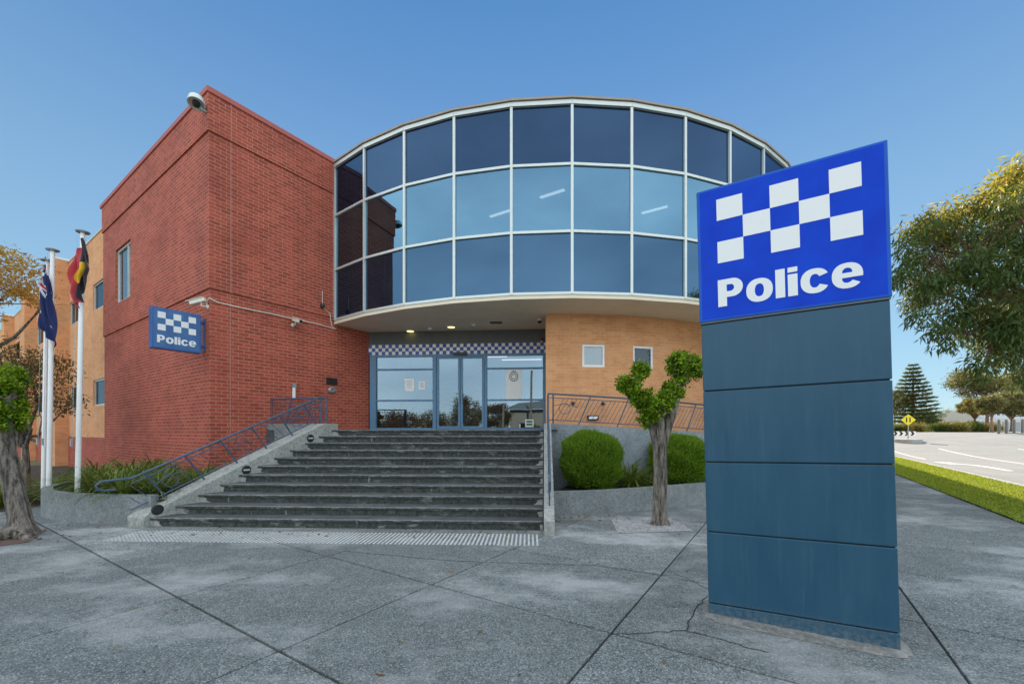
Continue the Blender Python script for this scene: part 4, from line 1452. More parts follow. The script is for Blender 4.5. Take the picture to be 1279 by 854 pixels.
pollard(b, 'pollarded tree in the white gravel square in front of the round bushes',
        [(2.55, 7.27, -.02), (2.56, 7.27, .21), (2.57, 7.27, .9), (2.55, 7.27, 1.45), (2.50, 7.27, 1.66)], [.138, .115, .106, .110, .125],
        [([(2.54, 7.27, 1.15), (2.42, 7.22, 1.72), (2.30, 7.2, 1.95), (2.22, 7.2, 2.18)], [.06, .08, .06, .035]),
         ([(2.56, 7.27, 1.15), (2.70, 7.3, 1.75), (2.82, 7.3, 2.05), (2.92, 7.3, 2.40)], [.06, .095, .075, .045]),
         ([(2.55, 7.26, 1.15), (2.52, 7.15, 1.75), (2.50, 7.1, 1.9)], [.05, .075, .05])],
        [(2.02, 7.2, 2.42, .21), (2.20, 7.18, 2.16, .18), (2.46, 7.12, 2.03, .21), (2.20, 7.2, 2.66, .13), (3.00, 7.3, 2.66, .24), (2.80, 7.3, 2.32, .16), (2.90, 7.32, 2.86, .17), (3.22, 7.3, 2.72, .16), (2.36, 7.2, 1.85, .15), (2.62, 7.15, 2.16, .14)], 5)
b2 = (-7.56, 6.50, 0)
pollard(b2, 'leaning pollarded tree with a bushy bright green head at the left edge',
        [(-7.56, 6.50, -.03), (-7.60, 6.50, .25), (-7.72, 6.5, .8), (-7.84, 6.5, 1.35), (-7.90, 6.5, 1.65)], [.18, .130, .118, .115, .125],
        [([(-7.90, 6.5, 1.55), (-7.99, 6.5, 1.9), (-7.94, 6.5, 2.25)], [.15, .12, .07]), ([(-7.88, 6.5, 1.5), (-7.74, 6.45, 1.9), (-7.69, 6.4, 2.1)], [.12, .08, .05]),
         ([(-7.56, 6.45, .06), (-7.89, 6.3, .03), (-8.14, 6.25, -.02)], [.16, .10, .03]), ([(-7.52, 6.45, .06), (-7.34, 6.32, .03), (-7.16, 6.25, -.02)], [.15, .09, .03]), ([(-7.56, 6.45, .08), (-7.64, 6.15, .02), (-7.69, 5.98, -.03)], [.14, .08, .03])],
        [(-7.92, 6.5, 2.20, .32), (-7.82, 6.45, 1.88, .27), (-8.04, 6.5, 2.48, .24), (-7.74, 6.45, 2.35, .22), (-8.24, 6.6, 2.05, .28)], 9)
# gravel square with pebbles
def gravelpatch(poly, name, label, n):
    r = empty(name, (poly[0][0], poly[0][1], 0), label, 'tree pit')
    mb = MB(); mb.face([(x, y, .006) for x, y in poly]); mb.build('gravel_bed', M['gravel'], r)
    mb = MB()
    for k in range(n):
        a, b_ = random.random(), random.random()
        p = (Vector((*poly[0], 0)) * (1 - a) + Vector((*poly[1], 0)) * a) * (1 - b_) + (Vector((*poly[3], 0)) * (1 - a) + Vector((*poly[2], 0)) * a) * b_
        s_ = random.uniform(.006, .015); i0 = len(mb.v)
        for d in ((s_, 0, 0), (0, s_, 0), (-s_, 0, 0), (0, -s_, 0)): mb.v.append((p.x + d[0], p.y + d[1], .008))
        mb.v.append((p.x, p.y, .008 + s_ * .8))
        for q in range(4): mb.f.append((i0 + q, i0 + (q + 1) % 4, i0 + 4)); mb.mi.append(0)
    o = mb.build('pebbles', M['gravel'], r); o['kind'] = 'stuff'
gp_ = [ground_at(*p) for p in ((772, 666), (866, 663), (838, 647), (764, 649))]
gravelpatch(gp_, 'tree_pit', 'square of white gravel round the pollarded tree on the right', 2600)
gp2 = [ground_at(*p) for p in ((-60, 690), (36, 677), (44, 671), (-50, 678))]
mb = MB(); mb.face([(x, y, .006) for x, y in gp2]); tag(mb.build('tree_pit', M['dkbrickpaver']), 'patch of red brown earth round the leaning trunk at the left', 'tree pit')

# ================================================================== PYLON SIGN
def letter_curves():
    """outlines for Police; unit = cap height, returns list of (x offset width, loops)"""
    def ell(cx, cy, rx, ry, n=36, p=2.25, a0=0, a1=360):
        out = []
        for i in range(n + (0 if a1 - a0 == 360 else 1)):
            t = R(a0 + (a1 - a0) * i / n)
            c, s_ = math.cos(t), math.sin(t)
            out.append((cx + rx * math.copysign(abs(c) ** (2 / p), c), cy + ry * math.copysign(abs(s_) ** (2 / p), s_)))
        return out
    X = .80   # x height
    G = []
    # P
    bowl = [(0, 0), (.30, 0), (.30, .33), (.50, .33)] + [(.50 + .34 * math.sin(t), .665 - .335 * math.cos(t)) for t in np.linspace(.1, PI - .1, 14)] + [(.50, 1.), (0, 1.)]
    hole = [(.30, .54), (.44, .54)] + [(.44 + .11 * math.sin(t), .665 - .125 * math.cos(t)) for t in np.linspace(.2, PI - .2, 8)] + [(.44, .79), (.30, .79)]
    G.append((.86, [bowl, hole]))
    o = [ell(.42, X / 2 - .0, .42, X / 2 + .02), ell(.42, X / 2, .145, X / 2 - .17)]
    G.append((.84, o))
    G.append((.29, [[(0, 0), (.29, 0), (.29, 1.), (0, 1.)]]))
    G.append((.29, [[(0, 0), (.29, 0), (.29, .76), (0, .76)], [(0, .83), (.29, .83), (.29, 1.), (0, 1.)]]))
    # c
    out = ell(.41, X / 2, .41, X / 2 + .02, 40, 2.25, 28, 332)
    inn = ell(.41, X / 2, .145, X / 2 - .17, 30, 2.25, 38, 322)[::-1]
    cc = [(x, y) for x, y in out] + [(.545, .27)] + inn + [(.545, .53)]
    G.append((.80, [cc]))
    # e
    out = ell(.42, X / 2, .42, X / 2 + .02, 44, 2.25, -8, 322)
    # lower inner: from terminal back to the bar
    low = [(.56, .235), (.50, .18), (.42, .155), (.34, .175), (.29, .225), (.275, .33), (.838, .33)]
    G.append((.85, [out + low, [(.28, .49), (.56, .49), (.55, .57), (.50, .635), (.42, .66), (.34, .635), (.29, .57)]]))
    return G


def letters(parent, origin, ux, uz, nrm, width, cap, mat, depth=.004):
    G = letter_curves()
    gap = .085
    tot = sum(g_[0] for g_ in G) + gap * (len(G) - 1)
    sx = width / tot
    x = 0.
    for w, loops in G:
        cu = bpy.data.curves.new('letter', 'CURVE'); cu.dimensions = '2D'; cu.fill_mode = 'BOTH'; cu.extrude = depth / 2
        for lp_ in loops:
            s_ = cu.splines.new('POLY'); s_.points.add(len(lp_) - 1)
            for i, (a, b_) in enumerate(lp_): s_.points[i].co = ((x + a) * sx, b_ * cap, 0, 1)
            s_.use_cyclic_u = True
        tmp = bpy.data.objects.new('tmp', cu); COL.objects.link(tmp)
        dg = bpy.context.evaluated_depsgraph_get()
        me = bpy.data.meshes.new_from_object(tmp.evaluated_get(dg))
        me.name = 'letter'
        bpy.data.objects.remove(tmp)
        me.materials.clear(); me.materials.append(mat)
        Mx = Matrix(((ux.x, uz.x, nrm.x, origin.x), (ux.y, uz.y, nrm.y, origin.y), (ux.z, uz.z, nrm.z, origin.z), (0, 0, 0, 1)))
        me.transform(Mx)
        o = bpy.data.objects.new('letter', me); COL.objects.link(o); o.parent = parent
        x += w + gap


def pylon():
    r = empty('pylon_sign', (2.287, 3.385, 0), 'tall blue and white Police pylon sign on a dark blue panelled plinth', 'sign')
    W, DPT = 1.275, .36
    lp_ = lambda mb, n_, m_, par, **k: None
    def loc_box(mb, x0, x1, y0, y1, z0, z1, m=0):
        mb.hexa([(x0, y0, z0), (x1, y0, z0), (x1, y1, z0), (x0, y1, z0)], [(x0, y0, z1), (x1, y0, z1), (x1, y1, z1), (x0, y1, z1)], m)
    def bd(mb, name, mats, par, **k):
        o = mb.build(name, mats, None, org=(0, 0, 0), **k); o.parent = par; return o
    h = W / 2
    mb = MB(); loc_box(mb, -h + .012, h - .012, .012, DPT - .012, -.05, 2.60); bd(mb, 'core', M['joint'], r)
    zs = [0., .125, .75, 1.36, 1.985, 2.575]
    for a, b_ in zip(zs[:-1], zs[1:]):
        mb = MB(); loc_box(mb, -h, h, 0, DPT, a + (.005 if a else 0), b_ - .005)
        bd(mb, 'plinth_panel' if a else 'base_panel', M['pylon'], r, bevel=.006)
    mb = MB(); loc_box(mb, -h - .012, h + .012, -.012, DPT + .012, 2.592, 3.755); bx = bd(mb, 'sign_box', M['strim'], r, bevel=.008)
    mb = MB(); loc_box(mb, -h + .012, h - .012, -.0135, -.006, 2.612, 3.735); bd(mb, 'sign_face', M['sblue'], bx)
    mb = MB(); loc_box(mb, -h - .005, h + .005, -.006, DPT + .006, 2.578, 2.592); bd(mb, 'seam', M['greywall'], r)
    cw_, ch = .197, .185
    x0, z0 = -h + .145, 3.085
    for row in range(3):
        for cl in range(5):
            if (row + cl) % 2: continue
            mb = MB(); loc_box(mb, x0 + cl * cw_, x0 + (cl + 1) * cw_, -.0165, -.013, z0 + row * ch, z0 + (row + 1) * ch)
            bd(mb, 'white_check', M['swhite'], bx)
    letters(bx, Vector((x0 - .005, -.0155, 2.705)), Vector((1, 0, 0)), Vector((0, 0, 1)), Vector((0, -1, 0)), .985, .232, M['swhite'])
    ang = math.atan2(3.07 - 3.70, 2.84 - 1.733)
    r.rotation_euler = (0, 0, 0)
    Rm = Matrix.Rotation(ang, 4, 'Z') @ Matrix.Rotation(R(-1.35), 4, 'Y')
    r.matrix_world = Matrix.Translation((2.287, 3.385, .0)) @ Rm
pylon()
# mortar haunch round its foot
mb = MB()
ax = Vector((1.107, -.63, 0)).normalized(); ay = Vector((.63, 1.107, 0)).normalized(); cpt = Vector((2.287, 3.385, 0))
loop = []
for k in range(40):
    t = 2 * PI * k / 40
    c, s_ = math.cos(t), math.sin(t)
    x = .70 * math.copysign(abs(c) ** .35, c) + random.gauss(0, .012); y = .18 + (.25 + (.06 if s_ < 0 else 0)) * math.copysign(abs(s_) ** .4, s_) + random.gauss(0, .012)
    loop.append(cpt + ax * x + ay * y)
i0 = len(mb.v)
mb.v += [(v.x, v.y, .003) for v in loop]
inner = [cpt + ax * (.66 * math.copysign(abs(math.cos(2 * PI * k / 40)) ** .2, math.cos(2 * PI * k / 40))) + ay * (.18 + .2 * math.copysign(abs(math.sin(2 * PI * k / 40)) ** .2, math.sin(2 * PI * k / 40))) for k in range(40)]
mb.v += [(v.x, v.y, .022) for v in inner]
mb.f.append(tuple(range(i0 + 40, i0 + 80))); mb.mi.append(0)
for k in range(40):
    w = (k + 1) % 40; mb.f.append((i0 + k, i0 + w, i0 + 40 + w, i0 + 40 + k)); mb.mi.append(0)
tag(mb.build('mortar_footing', concrete('mortar_bed', (.20, .20, .18), (.36, .35, .32), 5, 50, (.09, .09, .08), .7), smooth=True), 'rough pale mortar skirt on the paving round the pylon foot', 'footing')

# ------------------------------------------------------------------ wall sign
def wall_sign():
    att = C + B * .22 + OUT_L * .0
    r = empty('wall_sign', tuple(att + OUT_L * .1 + Vector((0, 0, 3.43))), 'faded blue Police box sign projecting from the red brick wall near its corner', 'sign')
    # face looks toward OUT_R ; x runs from outer edge (far from wall) to wall
    o = att + Vector((0, 0, 3.43))
    W, H, T = .91, .90, .20
    P = lambda s_, z_, t_: o + OUT_L * (1.01 - s_) + OUT_R * (-t_) + Vector((0, 0, z_))
    def bx(mb, s0, s1, z0, z1, t0, t1, m=0):
        mb.hexa([P(s0, z0, t0), P(s1, z0, t0), P(s1, z0, t1), P(s0, z0, t1)], [P(s0, z1, t0), P(s1, z1, t0), P(s1, z1, t1), P(s0, z1, t1)], m)
    mb = MB(); bx(mb, 0, W, 0, H, 0, T); box = mb.build('sign_box', M['strim2'], r, bevel=.008)
    mb = MB(); bx(mb, .03, W - .03, .03, H - .03, -.004, .01); f = mb.build('sign_face', M['sblue2'], r); f.parent = box
    cw_, ch = .141, .135
    x0, z0 = .10, .40
    for row in range(3):
        for cl in range(5):
            if (row + cl) % 2: continue
            mb = MB(); bx(mb, x0 + cl * cw_, x0 + (cl + 1) * cw_, z0 + row * ch, z0 + (row + 1) * ch, -.008, -.002)
            q = mb.build('white_check', M['swhite'], r); q.parent = box
    ori = P(x0 - .01, .13, -.006) - Vector(r['_o'])
    letters(box, ori, A, Vector((0, 0, 1)), OUT_R, .72, .165, M['swhite'])
    for z in (.15, .72):
        mb = MB(); bx(mb, W, 1.01, z, z + .05, .05, .15); mb.build('bracket', M['strim2'], r)
    mb = MB(); bx(mb, 1.0, 1.02, .08, .84, .03, .17); mb.build('backplate', M['strim2'], r)
wall_sign()

# ------------------------------------------------------------------ security cameras, conduit, wall fittings
def pt_on(o, d, off_n, px, py):
    """point on a vertical wall plane seen at (px,py)"""
    o = o + off_n
    r_ = (px - CX) / F
    t = (r_ * o.y - o.x) / (d.x - r_ * d.y)
    p = o + d * t
    return Vector((p.x, p.y, EYE + (HY - py) / F * p.y))
def cctv(mount, nrm, aim, label):
    r = empty('security_camera', tuple(mount), label, 'security camera', 'cream bullet cameras on the red wall')
    mb = MB(); T = Matrix.Translation(mount) @ nrm.to_track_quat('Z', 'Y').to_matrix().to_4x4(); mb.lathe([(.05, 0), (.05, .02), (.03, .03)], n=16, M=T)
    el = mount + nrm * .14; hd = el + Vector((0, 0, .12))
    mb.tube([mount + nrm * .02, el, hd], .018, 8); mb.build('bracket', M['cream'], r, smooth=True)
    aim = Vector(aim).normalized()
    mb = MB(); c = hd + aim * .08
    mb.bar(c - aim * .17, c + aim * .17, .10, .09); mb.build('housing', M['cream'], r, bevel=.012)
    mb = MB(); upv = aim.cross(Vector((0, 0, 1))).cross(aim).normalized(); mb.bar(c - aim * .15 + upv * .055, c + aim * .23 + upv * .055, .125, .012); mb.build('sunshield', M['cream'], r)
    mb = MB(); mb.bar(c + aim * .17, c + aim * .176, .075, .065); mb.build('lens', M['black'], r)
wz = OUT_R * .004
m1 = pt_on(C, A, OUT_R * .0, 266, 387)
m1 = C + B * .10 + OUT_L * .0 + Vector((0, 0, 4.52))
cctv(m1, OUT_L, (-.95, -.1, -.30), 'cream bullet camera at the brick corner above the wall sign')
m2 = pt_on(C, A, Vector((0, 0, 0)), 366, 406)
cctv(m2, OUT_R, (.85, -.5, -.32), 'cream bullet camera in the middle of the right hand red wall')
mb = MB()
cpts = [m1 + OUT_L * .03, m1 + OUT_L * .03 + Vector((0, 0, .12)), C + OUT_L * .03 + OUT_R * .03 + Vector((0, 0, 4.70))] + [pt_on(C, A, OUT_R * .025, px, py) for px, py in ((272, 377.5), (300, 384), (340, 392), (366, 398), (395, 404), (420, 411))]
mb.tube(cpts, .014, 6)
tag(mb.build('conduit', M['cream'], smooth=True), 'cream conduit running along the red wall between the two bullet cameras', 'conduit')
p = pt_on(C, A, OUT_R * .02, 402, 382)
r = empty('wall_sensor', tuple(p), 'small dark sensor with a whip aerial on the red wall by the glass drum', 'sensor')
mb = MB(); mb.lathe([(.001, -.07), (.05, -.05), (.065, 0), (.05, .05), (.001, .07)], tuple(p + OUT_R * .05), 14); mb.build('body', M['black'], r, smooth=True)
mb = MB(); mb.tube([p + OUT_R * .05 + Vector((0, 0, .05)), p + OUT_R * .05 + Vector((0, 0, .42))], .008, 5); mb.build('aerial', M['cream'], r)
mb = MB(); mb.tube([p + OUT_R * .04 + Vector((0, 0, -.05)), p + A * .25 + OUT_R * .02 + Vector((0, 0, -.15)), p + A * .30 + OUT_R * .02 + Vector((0, 0, -.5)), pt_on(C, A, OUT_R * .025, 418, 410)], .01, 5); mb.build('cable', M['cream'], r)
# vertical white light, plaque, vent
p = pt_on(C, A, OUT_R * .03, 367, 497); p2 = pt_on(C, A, OUT_R * .03, 367, 479)
r = empty('wall_light', tuple(p), 'slim white vertical wall light on the red brick above the short railing', 'wall light')
mb = MB(); mb.bar(p + OUT_R * .02, p2 + OUT_R * .02 - Vector((0, 0, .1)), .07, .06, up=tuple(OUT_R)); mb.build('diffuser', M['white'], r, bevel=.01)
mb = MB(); mb.bar(p2 + OUT_R * .02 - Vector((0, 0, .1)), p2 + OUT_R * .02, .10, .09, up=tuple(OUT_R)); mb.build('cap', M['steel'], r)
p = pt_on(C, A, OUT_R * .02, 415, 476)
mb = MB(); mb.bar(p - Vector((0, 0, .1)), p + Vector((0, 0, .1)), .34, .03, up=tuple(OUT_R)); tag(mb.build('wall_plaque', M['black'], bevel=.004), 'small black rectangular plaque on the red wall beside the entrance', 'plaque')
p = pt_on(C, A, OUT_R * .02, 415, 487)
mb = MB(); T = Matrix.Translation(p) @ OUT_R.to_track_quat('Z', 'Y').to_matrix().to_4x4() @ Matrix.Diagonal((1.5, 1, 1, 1)); mb.lathe([(.09, 0), (.085, .03), (.05, .05), (.045, .02), (.001, .02)], n=16, M=T)
tag(mb.build('wall_vent', M['steel'], smooth=True), 'small oval metal vent on the red wall just below the black plaque', 'vent')
# floodlight on the parapet corner
p = C + OUT_L * .08 + Vector((0, 0, 9.0))
r = empty('floodlight', tuple(p), 'round silver floodlight fixed at the top corner of the red brick parapet', 'floodlight')
mb = MB(); mb.tube([p + A * .1, p + OUT_L * .08, p + OUT_L * .14 + Vector((0, 0, .05))], .03, 8); mb.build('bracket', M['steel'], r)
T = Matrix.Translation(p + OUT_L * .19 + Vector((0, 0, .10))) @ Matrix.Scale(.8, 4) @ Vector((.15, -.25, -1)).normalized().to_track_quat('Z', 'Y').to_matrix().to_4x4()
mb = MB(); mb.lathe([(.10, -.14), (.19, -.12), (.21, -.02), (.215, .06), (.19, .065), (.14, .02)], n=24, M=T); mb.build('housing', M['frame'], r, smooth=True)
mb = MB(); mb.lathe([(.10, .03), (.09, .10), (.05, .13), (.001, .14)], n=20, M=T); mb.build('lens', M['black'], r, smooth=True)
# bulkhead light & small fittings on orange curved wall
def on_curve(th, z, k=.0): return drum(RW + k, R(th), z)
r = empty('bulkhead_light', tuple(on_curve(4.8, 2.02)), 'flat white bulkhead light low on the orange wall behind the ramp railing', 'wall light')
mb = MB(); nn = (on_curve(4.8, 0) - DC); nn.z = 0; nn.normalize(); p = on_curve(4.8, 1.91, .03); mb.bar(p, p + Vector((0, 0, .13)), .30, .07, up=tuple(nn)); mb.build('body', M['black'], r, bevel=.01)
mb = MB(); mb.bar(p + Vector((0, 0, .03)) + nn * .03, p + Vector((0, 0, .10)) + nn * .03, .24, .03, up=tuple(nn)); mb.build('lens', M['white'], r)
for th, lb in ((6.6, 'small dark round fixing on the orange wall, between the bulkhead light and the left window'), (1.4, 'small dark round fixing on the orange wall near its left end')):
    p = on_curve(th, 2.36, .0); nn = (p - DC); nn.z = 0; nn.normalize()
    T = Matrix.Translation(p) @ nn.to_track_quat('Z', 'Y').to_matrix().to_4x4()
    mb = MB(); mb.lathe([(.05, 0), (.045, .04), (.02, .06)], n=14, M=T); tag(mb.build('wall_fixing', M['black'], smooth=True), lb, 'wall fixing')

# ------------------------------------------------------------------ flagpoles and flags
def flagpole(bx, by, tx, h, label, z0=.40, r0=.043):
    r = empty('flagpole', (bx, by, z0), label, 'flagpole', 'white flagpoles in the curved planter')
    mb = MB(); mb.tube([(bx, by, z0), (bx + (tx - bx) * .5, by, (z0 + h) / 2), (tx, by, h)], [r0, r0 * .93, r0 * .82], 14); mb.build('pole', M['white'], r, smooth=True)
    mb = MB(); mb.lathe([(.03, 0), (.10, .01), (.108, .03), (.05, .05), (.002, .06)], (tx, by, h), 18); mb.build('cap', M['steel'], r, smooth=True)
    mb = MB(); mb.tube([(bx - .05, by - .05, z0 + .9), (bx + (tx - bx) * .5 - .055, by - .06, (z0 + h) / 2), (tx - .05, by - .05, h - .05)], .004, 4)
    mb.build('halyard', M['steel'], r)
    mb = MB(); mb.box((bx - .06, by - .06, z0 + 1.0), (.02, .03, .14)); mb.build('cleat', M['steel'], r)
    return r
flagpole(-8.32, 8.05, -8.22, 5.40, 'white flagpole flying the black, yellow and red flag')
flagpole(-9.50, 8.62, -9.42, 5.30, 'taller looking white flagpole of the left pair, next to the dark blue flag')
flagpole(-9.98, 8.95, -9.90, 5.22, 'leftmost white flagpole, half hidden behind the dark blue flag', r0=.038)

def flag_mat_a():
    t = NT('black_red_yellow_cloth')
    tc = t.add('ShaderNodeTexCoord'); sp_ = t.add('ShaderNodeSeparateXYZ'); t.link(tc.outputs['UV'], sp_.inputs[0])
    u, v = sp_.outputs[0], sp_.outputs[1]
    red = t.math('GREATER_THAN', v, .5)
    c = t.mix(red, (.010, .010, .018), (.50, .045, .07))
    du = t.math('MULTIPLY', t.math('SUBTRACT', u, .5), 1.5); dv = t.math('SUBTRACT', v, .5)
    d = t.math('SQRT', t.math('ADD', t.math('MULTIPLY', du, du), t.math('MULTIPLY', dv, dv)))
    c = t.mix(t.math('LESS_THAN', d, .28), c, (.75, .42, .01))
    t.base(c); t.set(Roughness=.7, Sheen_Weight=.2)
    return t.m
def flag_mat_b():
    t = NT('navy_flag_cloth')
    tc = t.add('ShaderNodeTexCoord'); sp_ = t.add('ShaderNodeSeparateXYZ'); t.link(tc.outputs['UV'], sp_.inputs[0])
    u, v = sp_.outputs[0], sp_.outputs[1]
    can = t.math('MULTIPLY', t.math('LESS_THAN', u, .5), t.math('LESS_THAN', v, .5))
    c = (.010, .022, .11)
    def band(e, w): return t.math('LESS_THAN', t.math('ABSOLUTE', e), w)
    dg = band(t.math('SUBTRACT', u, v), .035); dg2 = band(t.math('SUBTRACT', t.math('ADD', u, v), .5), .035)
    cr = t.math('MAXIMUM', band(t.math('SUBTRACT', u, .25), .05), band(t.math('SUBTRACT', v, .25), .05))
    crr = t.math('MAXIMUM', band(t.math('SUBTRACT', u, .25), .028), band(t.math('SUBTRACT', v, .25), .028))
    w = t.math('MULTIPLY', can, t.math('MAXIMUM', cr, t.math('MAXIMUM', dg, dg2)))
    c = t.mix(w, c, (.65, .66, .68)); c = t.mix(t.math('MULTIPLY', can, crr), c, (.45, .02, .04))
    for su, sv, rr_ in ((.25, .75, .07), (.75, .16, .035), (.75, .84, .035), (.62, .44, .035), (.87, .37, .035), (.80, .55, .02)):
        du = t.math('MULTIPLY', t.math('SUBTRACT', u, su), 2.); dv = t.math('SUBTRACT', v, sv)
        d = t.math('SQRT', t.math('ADD', t.math('MULTIPLY', du, du), t.math('MULTIPLY', dv, dv)))
        c = t.mix(t.math('LESS_THAN', d, rr_), c, (.7, .7, .72))
    t.base(c); t.set(Roughness=.7)
    return t.m
def limp_flag(hoist, mat, label, side, drop, seed, zk, xl, xr):
    """cloth hanging limp from its hoist edge. hoist = top point"""
    rs = random.Random(seed)
    nu, nv = 60, 24
    mb = MB()
    V = {}
    ph = [rs.uniform(0, 6) for _ in range(4)]
    for i in range(nu + 1):
        for j in range(nv + 1):
            u, v = i / nu, j / nv
            zf = .74 * u + .26 * v
            lx, rx = np.interp(zf, zk, xl), np.interp(zf, zk, xr)
            c_ = 1 - v if side > 0 else v
            c_ = c_ + .16 * math.sin(c_ * 2 * PI * 1.5 + ph[0] + 2.5 * u) * math.sin(PI * c_)
            x = lx + (rx - lx) * c_ + .008 * math.sin(u * 11 + v * 7)
            y = .055 * math.sin(v * 13 + ph[1] + u * 3) * min(1, .25 + u * 2) + .03 * math.sin(v * 23 + ph[2] - u * 6)
            z = -drop * (zf + .03 * math.sin(v * 9 + ph[3]) * u)
            V[i, j] = (hoist[0] + x, hoist[1] - .07 + y, hoist[2] + z)
    for i in range(nu):
        for j in range(nv):
            mb.face([V[i, j], V[i + 1, j], V[i + 1, j + 1], V[i, j + 1]], 0, [(i / nu, j / nv), ((i + 1) / nu, j / nv), ((i + 1) / nu, (j + 1) / nv), (i / nu, (j + 1) / nv)])
    o = mb.build('flag', mat, smooth=False)
    # weld for smooth shading
    import bmesh
    bm = bmesh.new(); bm.from_mesh(o.data); bmesh.ops.remove_doubles(bm, verts=bm.verts, dist=.0004)
    for f in bm.faces: f.smooth = True
    bm.to_mesh(o.data); bm.free()
    tag(o, label, 'flag')
limp_flag((-8.10, 7.98, 5.26), flag_mat_a(), 'limp black, red and yellow flag hanging from the right flagpole', 1, 1.34, 3, [0, .25, .45, .55, .8, 1], [-.02, -.11, -.17, -.18, -.16, -.05], [.01, .12, .16, .08, .06, .05])
limp_flag((-9.42, 8.55, 5.02), flag_mat_b(), 'limp dark blue flag hanging beside the left pair of flagpoles', -1, 1.72, 8, [0, .2, .5, .75, 1], [-.02, -.06, -.07, -.08, -.02], [.01, .10, .15, .16, .20])

# ================================================================== TREES
def gum():
    base = (11.6, 8.6, 0)
    r = empty('gum_tree', base, 'large gum tree whose leafy crown hangs in from the right edge', 'tree')
    rs = np.random.default_rng(77)
    mb = MB()
    T0 = np.array([11.6, 8.6, -.05]); T1 = np.array([11.7, 8.6, 2.6]); T2 = np.array([11.5, 8.5, 4.4]); T3 = np.array([11.3, 8.5, 6.6])
    mb.tube([T0, (T0 + T1) / 2, T1, T2, T3], [.28, .22, .20, .15, .06], 12, cap=False)
    cs, rr = [], []
    c0 = np.array([11.1, 8.5, 5.15])
    for k in range(190):
        d = rs.normal(size=3); d /= np.linalg.norm(d)
        q = (.30 + .70 * rs.random() ** .5)
        p = c0 + d * q * np.array([3.15, 2.9, 2.5])
        # weeping skirts: outer clumps hang lower toward the camera side
        rad_ = .24 + .28 * rs.random()
        ppx, ppy = CX + F * p[0] / p[1], HY - F * (p[2] - EYE) / p[1]
        rp = rad_ * F / p[1] * .8
        lo = np.interp(ppx, [1100, 1140, 1170, 1200, 1225, 1280, 1330, 1400], [352, 390, 425, 425, 470, 485, 470, 430])
        hi_ = np.interp(ppx, [1100, 1120, 1150, 1200, 1250, 1279, 1400], [345, 300, 262, 236, 208, 188, 130])
        if ppy + rp > lo or ppy - rp < hi_ or ppx - rp < 1108: continue
        cs.append(p); rr.append(rad_)
    for (px, py, Y, q) in ((1240, 400, 8.2, .55), (1262, 440, 8.0, .5), (1225, 455, 8.1, .34), (1275, 470, 7.9, .36), (1205, 372, 8.1, .42), (1180, 352, 8.1, .36), (1135, 330, 8.3, .33), (1122, 345, 8.3, .22), (1150, 395, 8.2, .34), (1170, 415, 8.2, .33), (1185, 430, 8.2, .27), (1195, 395, 8.2, .4),
                           (1152, 290, 8.4, .42), (1175, 275, 8.5, .45), (1215, 255, 8.5, .5), (1262, 225, 8.5, .5), (1278, 205, 8.4, .4), (1240, 260, 8.3, .5), (1130, 310, 8.3, .3), (1265, 415, 8.0, .5), (1215, 330, 8.0, .55), (1250, 340, 8.0, .6), (1270, 300, 8., .6), (1228, 470, 8., .2)):
        x, y = at(px, Y); cs.append(np.array([x, y, EYE + (HY - py) / F * Y])); rr.append(q * .9)
    for k, c in enumerate(cs):
        c = c * .93 + c0 * .07
        if k % 3 == 0 or k > 140:
            st_ = (T1, T2, T3)[k % 3]
            m1 = st_ * .5 + c * .5 + np.array([0, 0, .25]) + rs.normal(size=3) * .15
            mb.tube([st_, m1, c], [.06, .03, .008], 5, cap=False)
            for j in range(3): mb.tube([m1 * .3 + c * .7, c + rs.normal(size=3) * rr[k] * .7], [.012, .004], 4, cap=False)
    mb.build('trunk', M['gumbark'], r, smooth=True)
    tot = sum(q ** 2 for q in rr)
    P, D = clump_points(cs, rr, [int(47000 * q * q / tt_) for q, tt_ in zip(rr, [tot] * len(rr))], .2, .85)
    D = unit(D * .45 + RNG.normal(size=P.shape) * .5 + np.array([0, 0, -.8]))
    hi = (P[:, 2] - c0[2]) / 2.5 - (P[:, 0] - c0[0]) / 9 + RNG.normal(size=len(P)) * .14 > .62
    for nm, mt, sel in (('crown', 'gum', ~hi), ('sun_tinted_leaves', 'gum_suntint', hi)):
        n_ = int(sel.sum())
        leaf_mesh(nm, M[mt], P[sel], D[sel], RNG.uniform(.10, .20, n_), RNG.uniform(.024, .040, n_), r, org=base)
def at(px, Y): return ((px - CX) / F * Y, Y)
gum()
tree('bottlebrush_tree', 'dark olive brown small tree in front of the orange brick wing', 'tree', (-13.0, 11.2, 0), 4.2, (-13.0, 11.0, 3.0, 1.9, 1.5, 1.5), .10, M['bark'], M['olive'],
     34, 6000, .10, -.1, None, (.1, 0), .42, 5, .8, .35, 16)
tree('golden_tree', 'tall tree with sunlit golden leaves at the left edge, above the orange wing', 'tree', (-17.5, 12.8, 0), 8, (-16.6, 12.6, 6.1, 2.6, 2.0, 1.35), .16, M['bark'], M['golden'],
     52, 8500, .13, -.3, None, (.2, 0), .5, 8, .6, .5, 16)

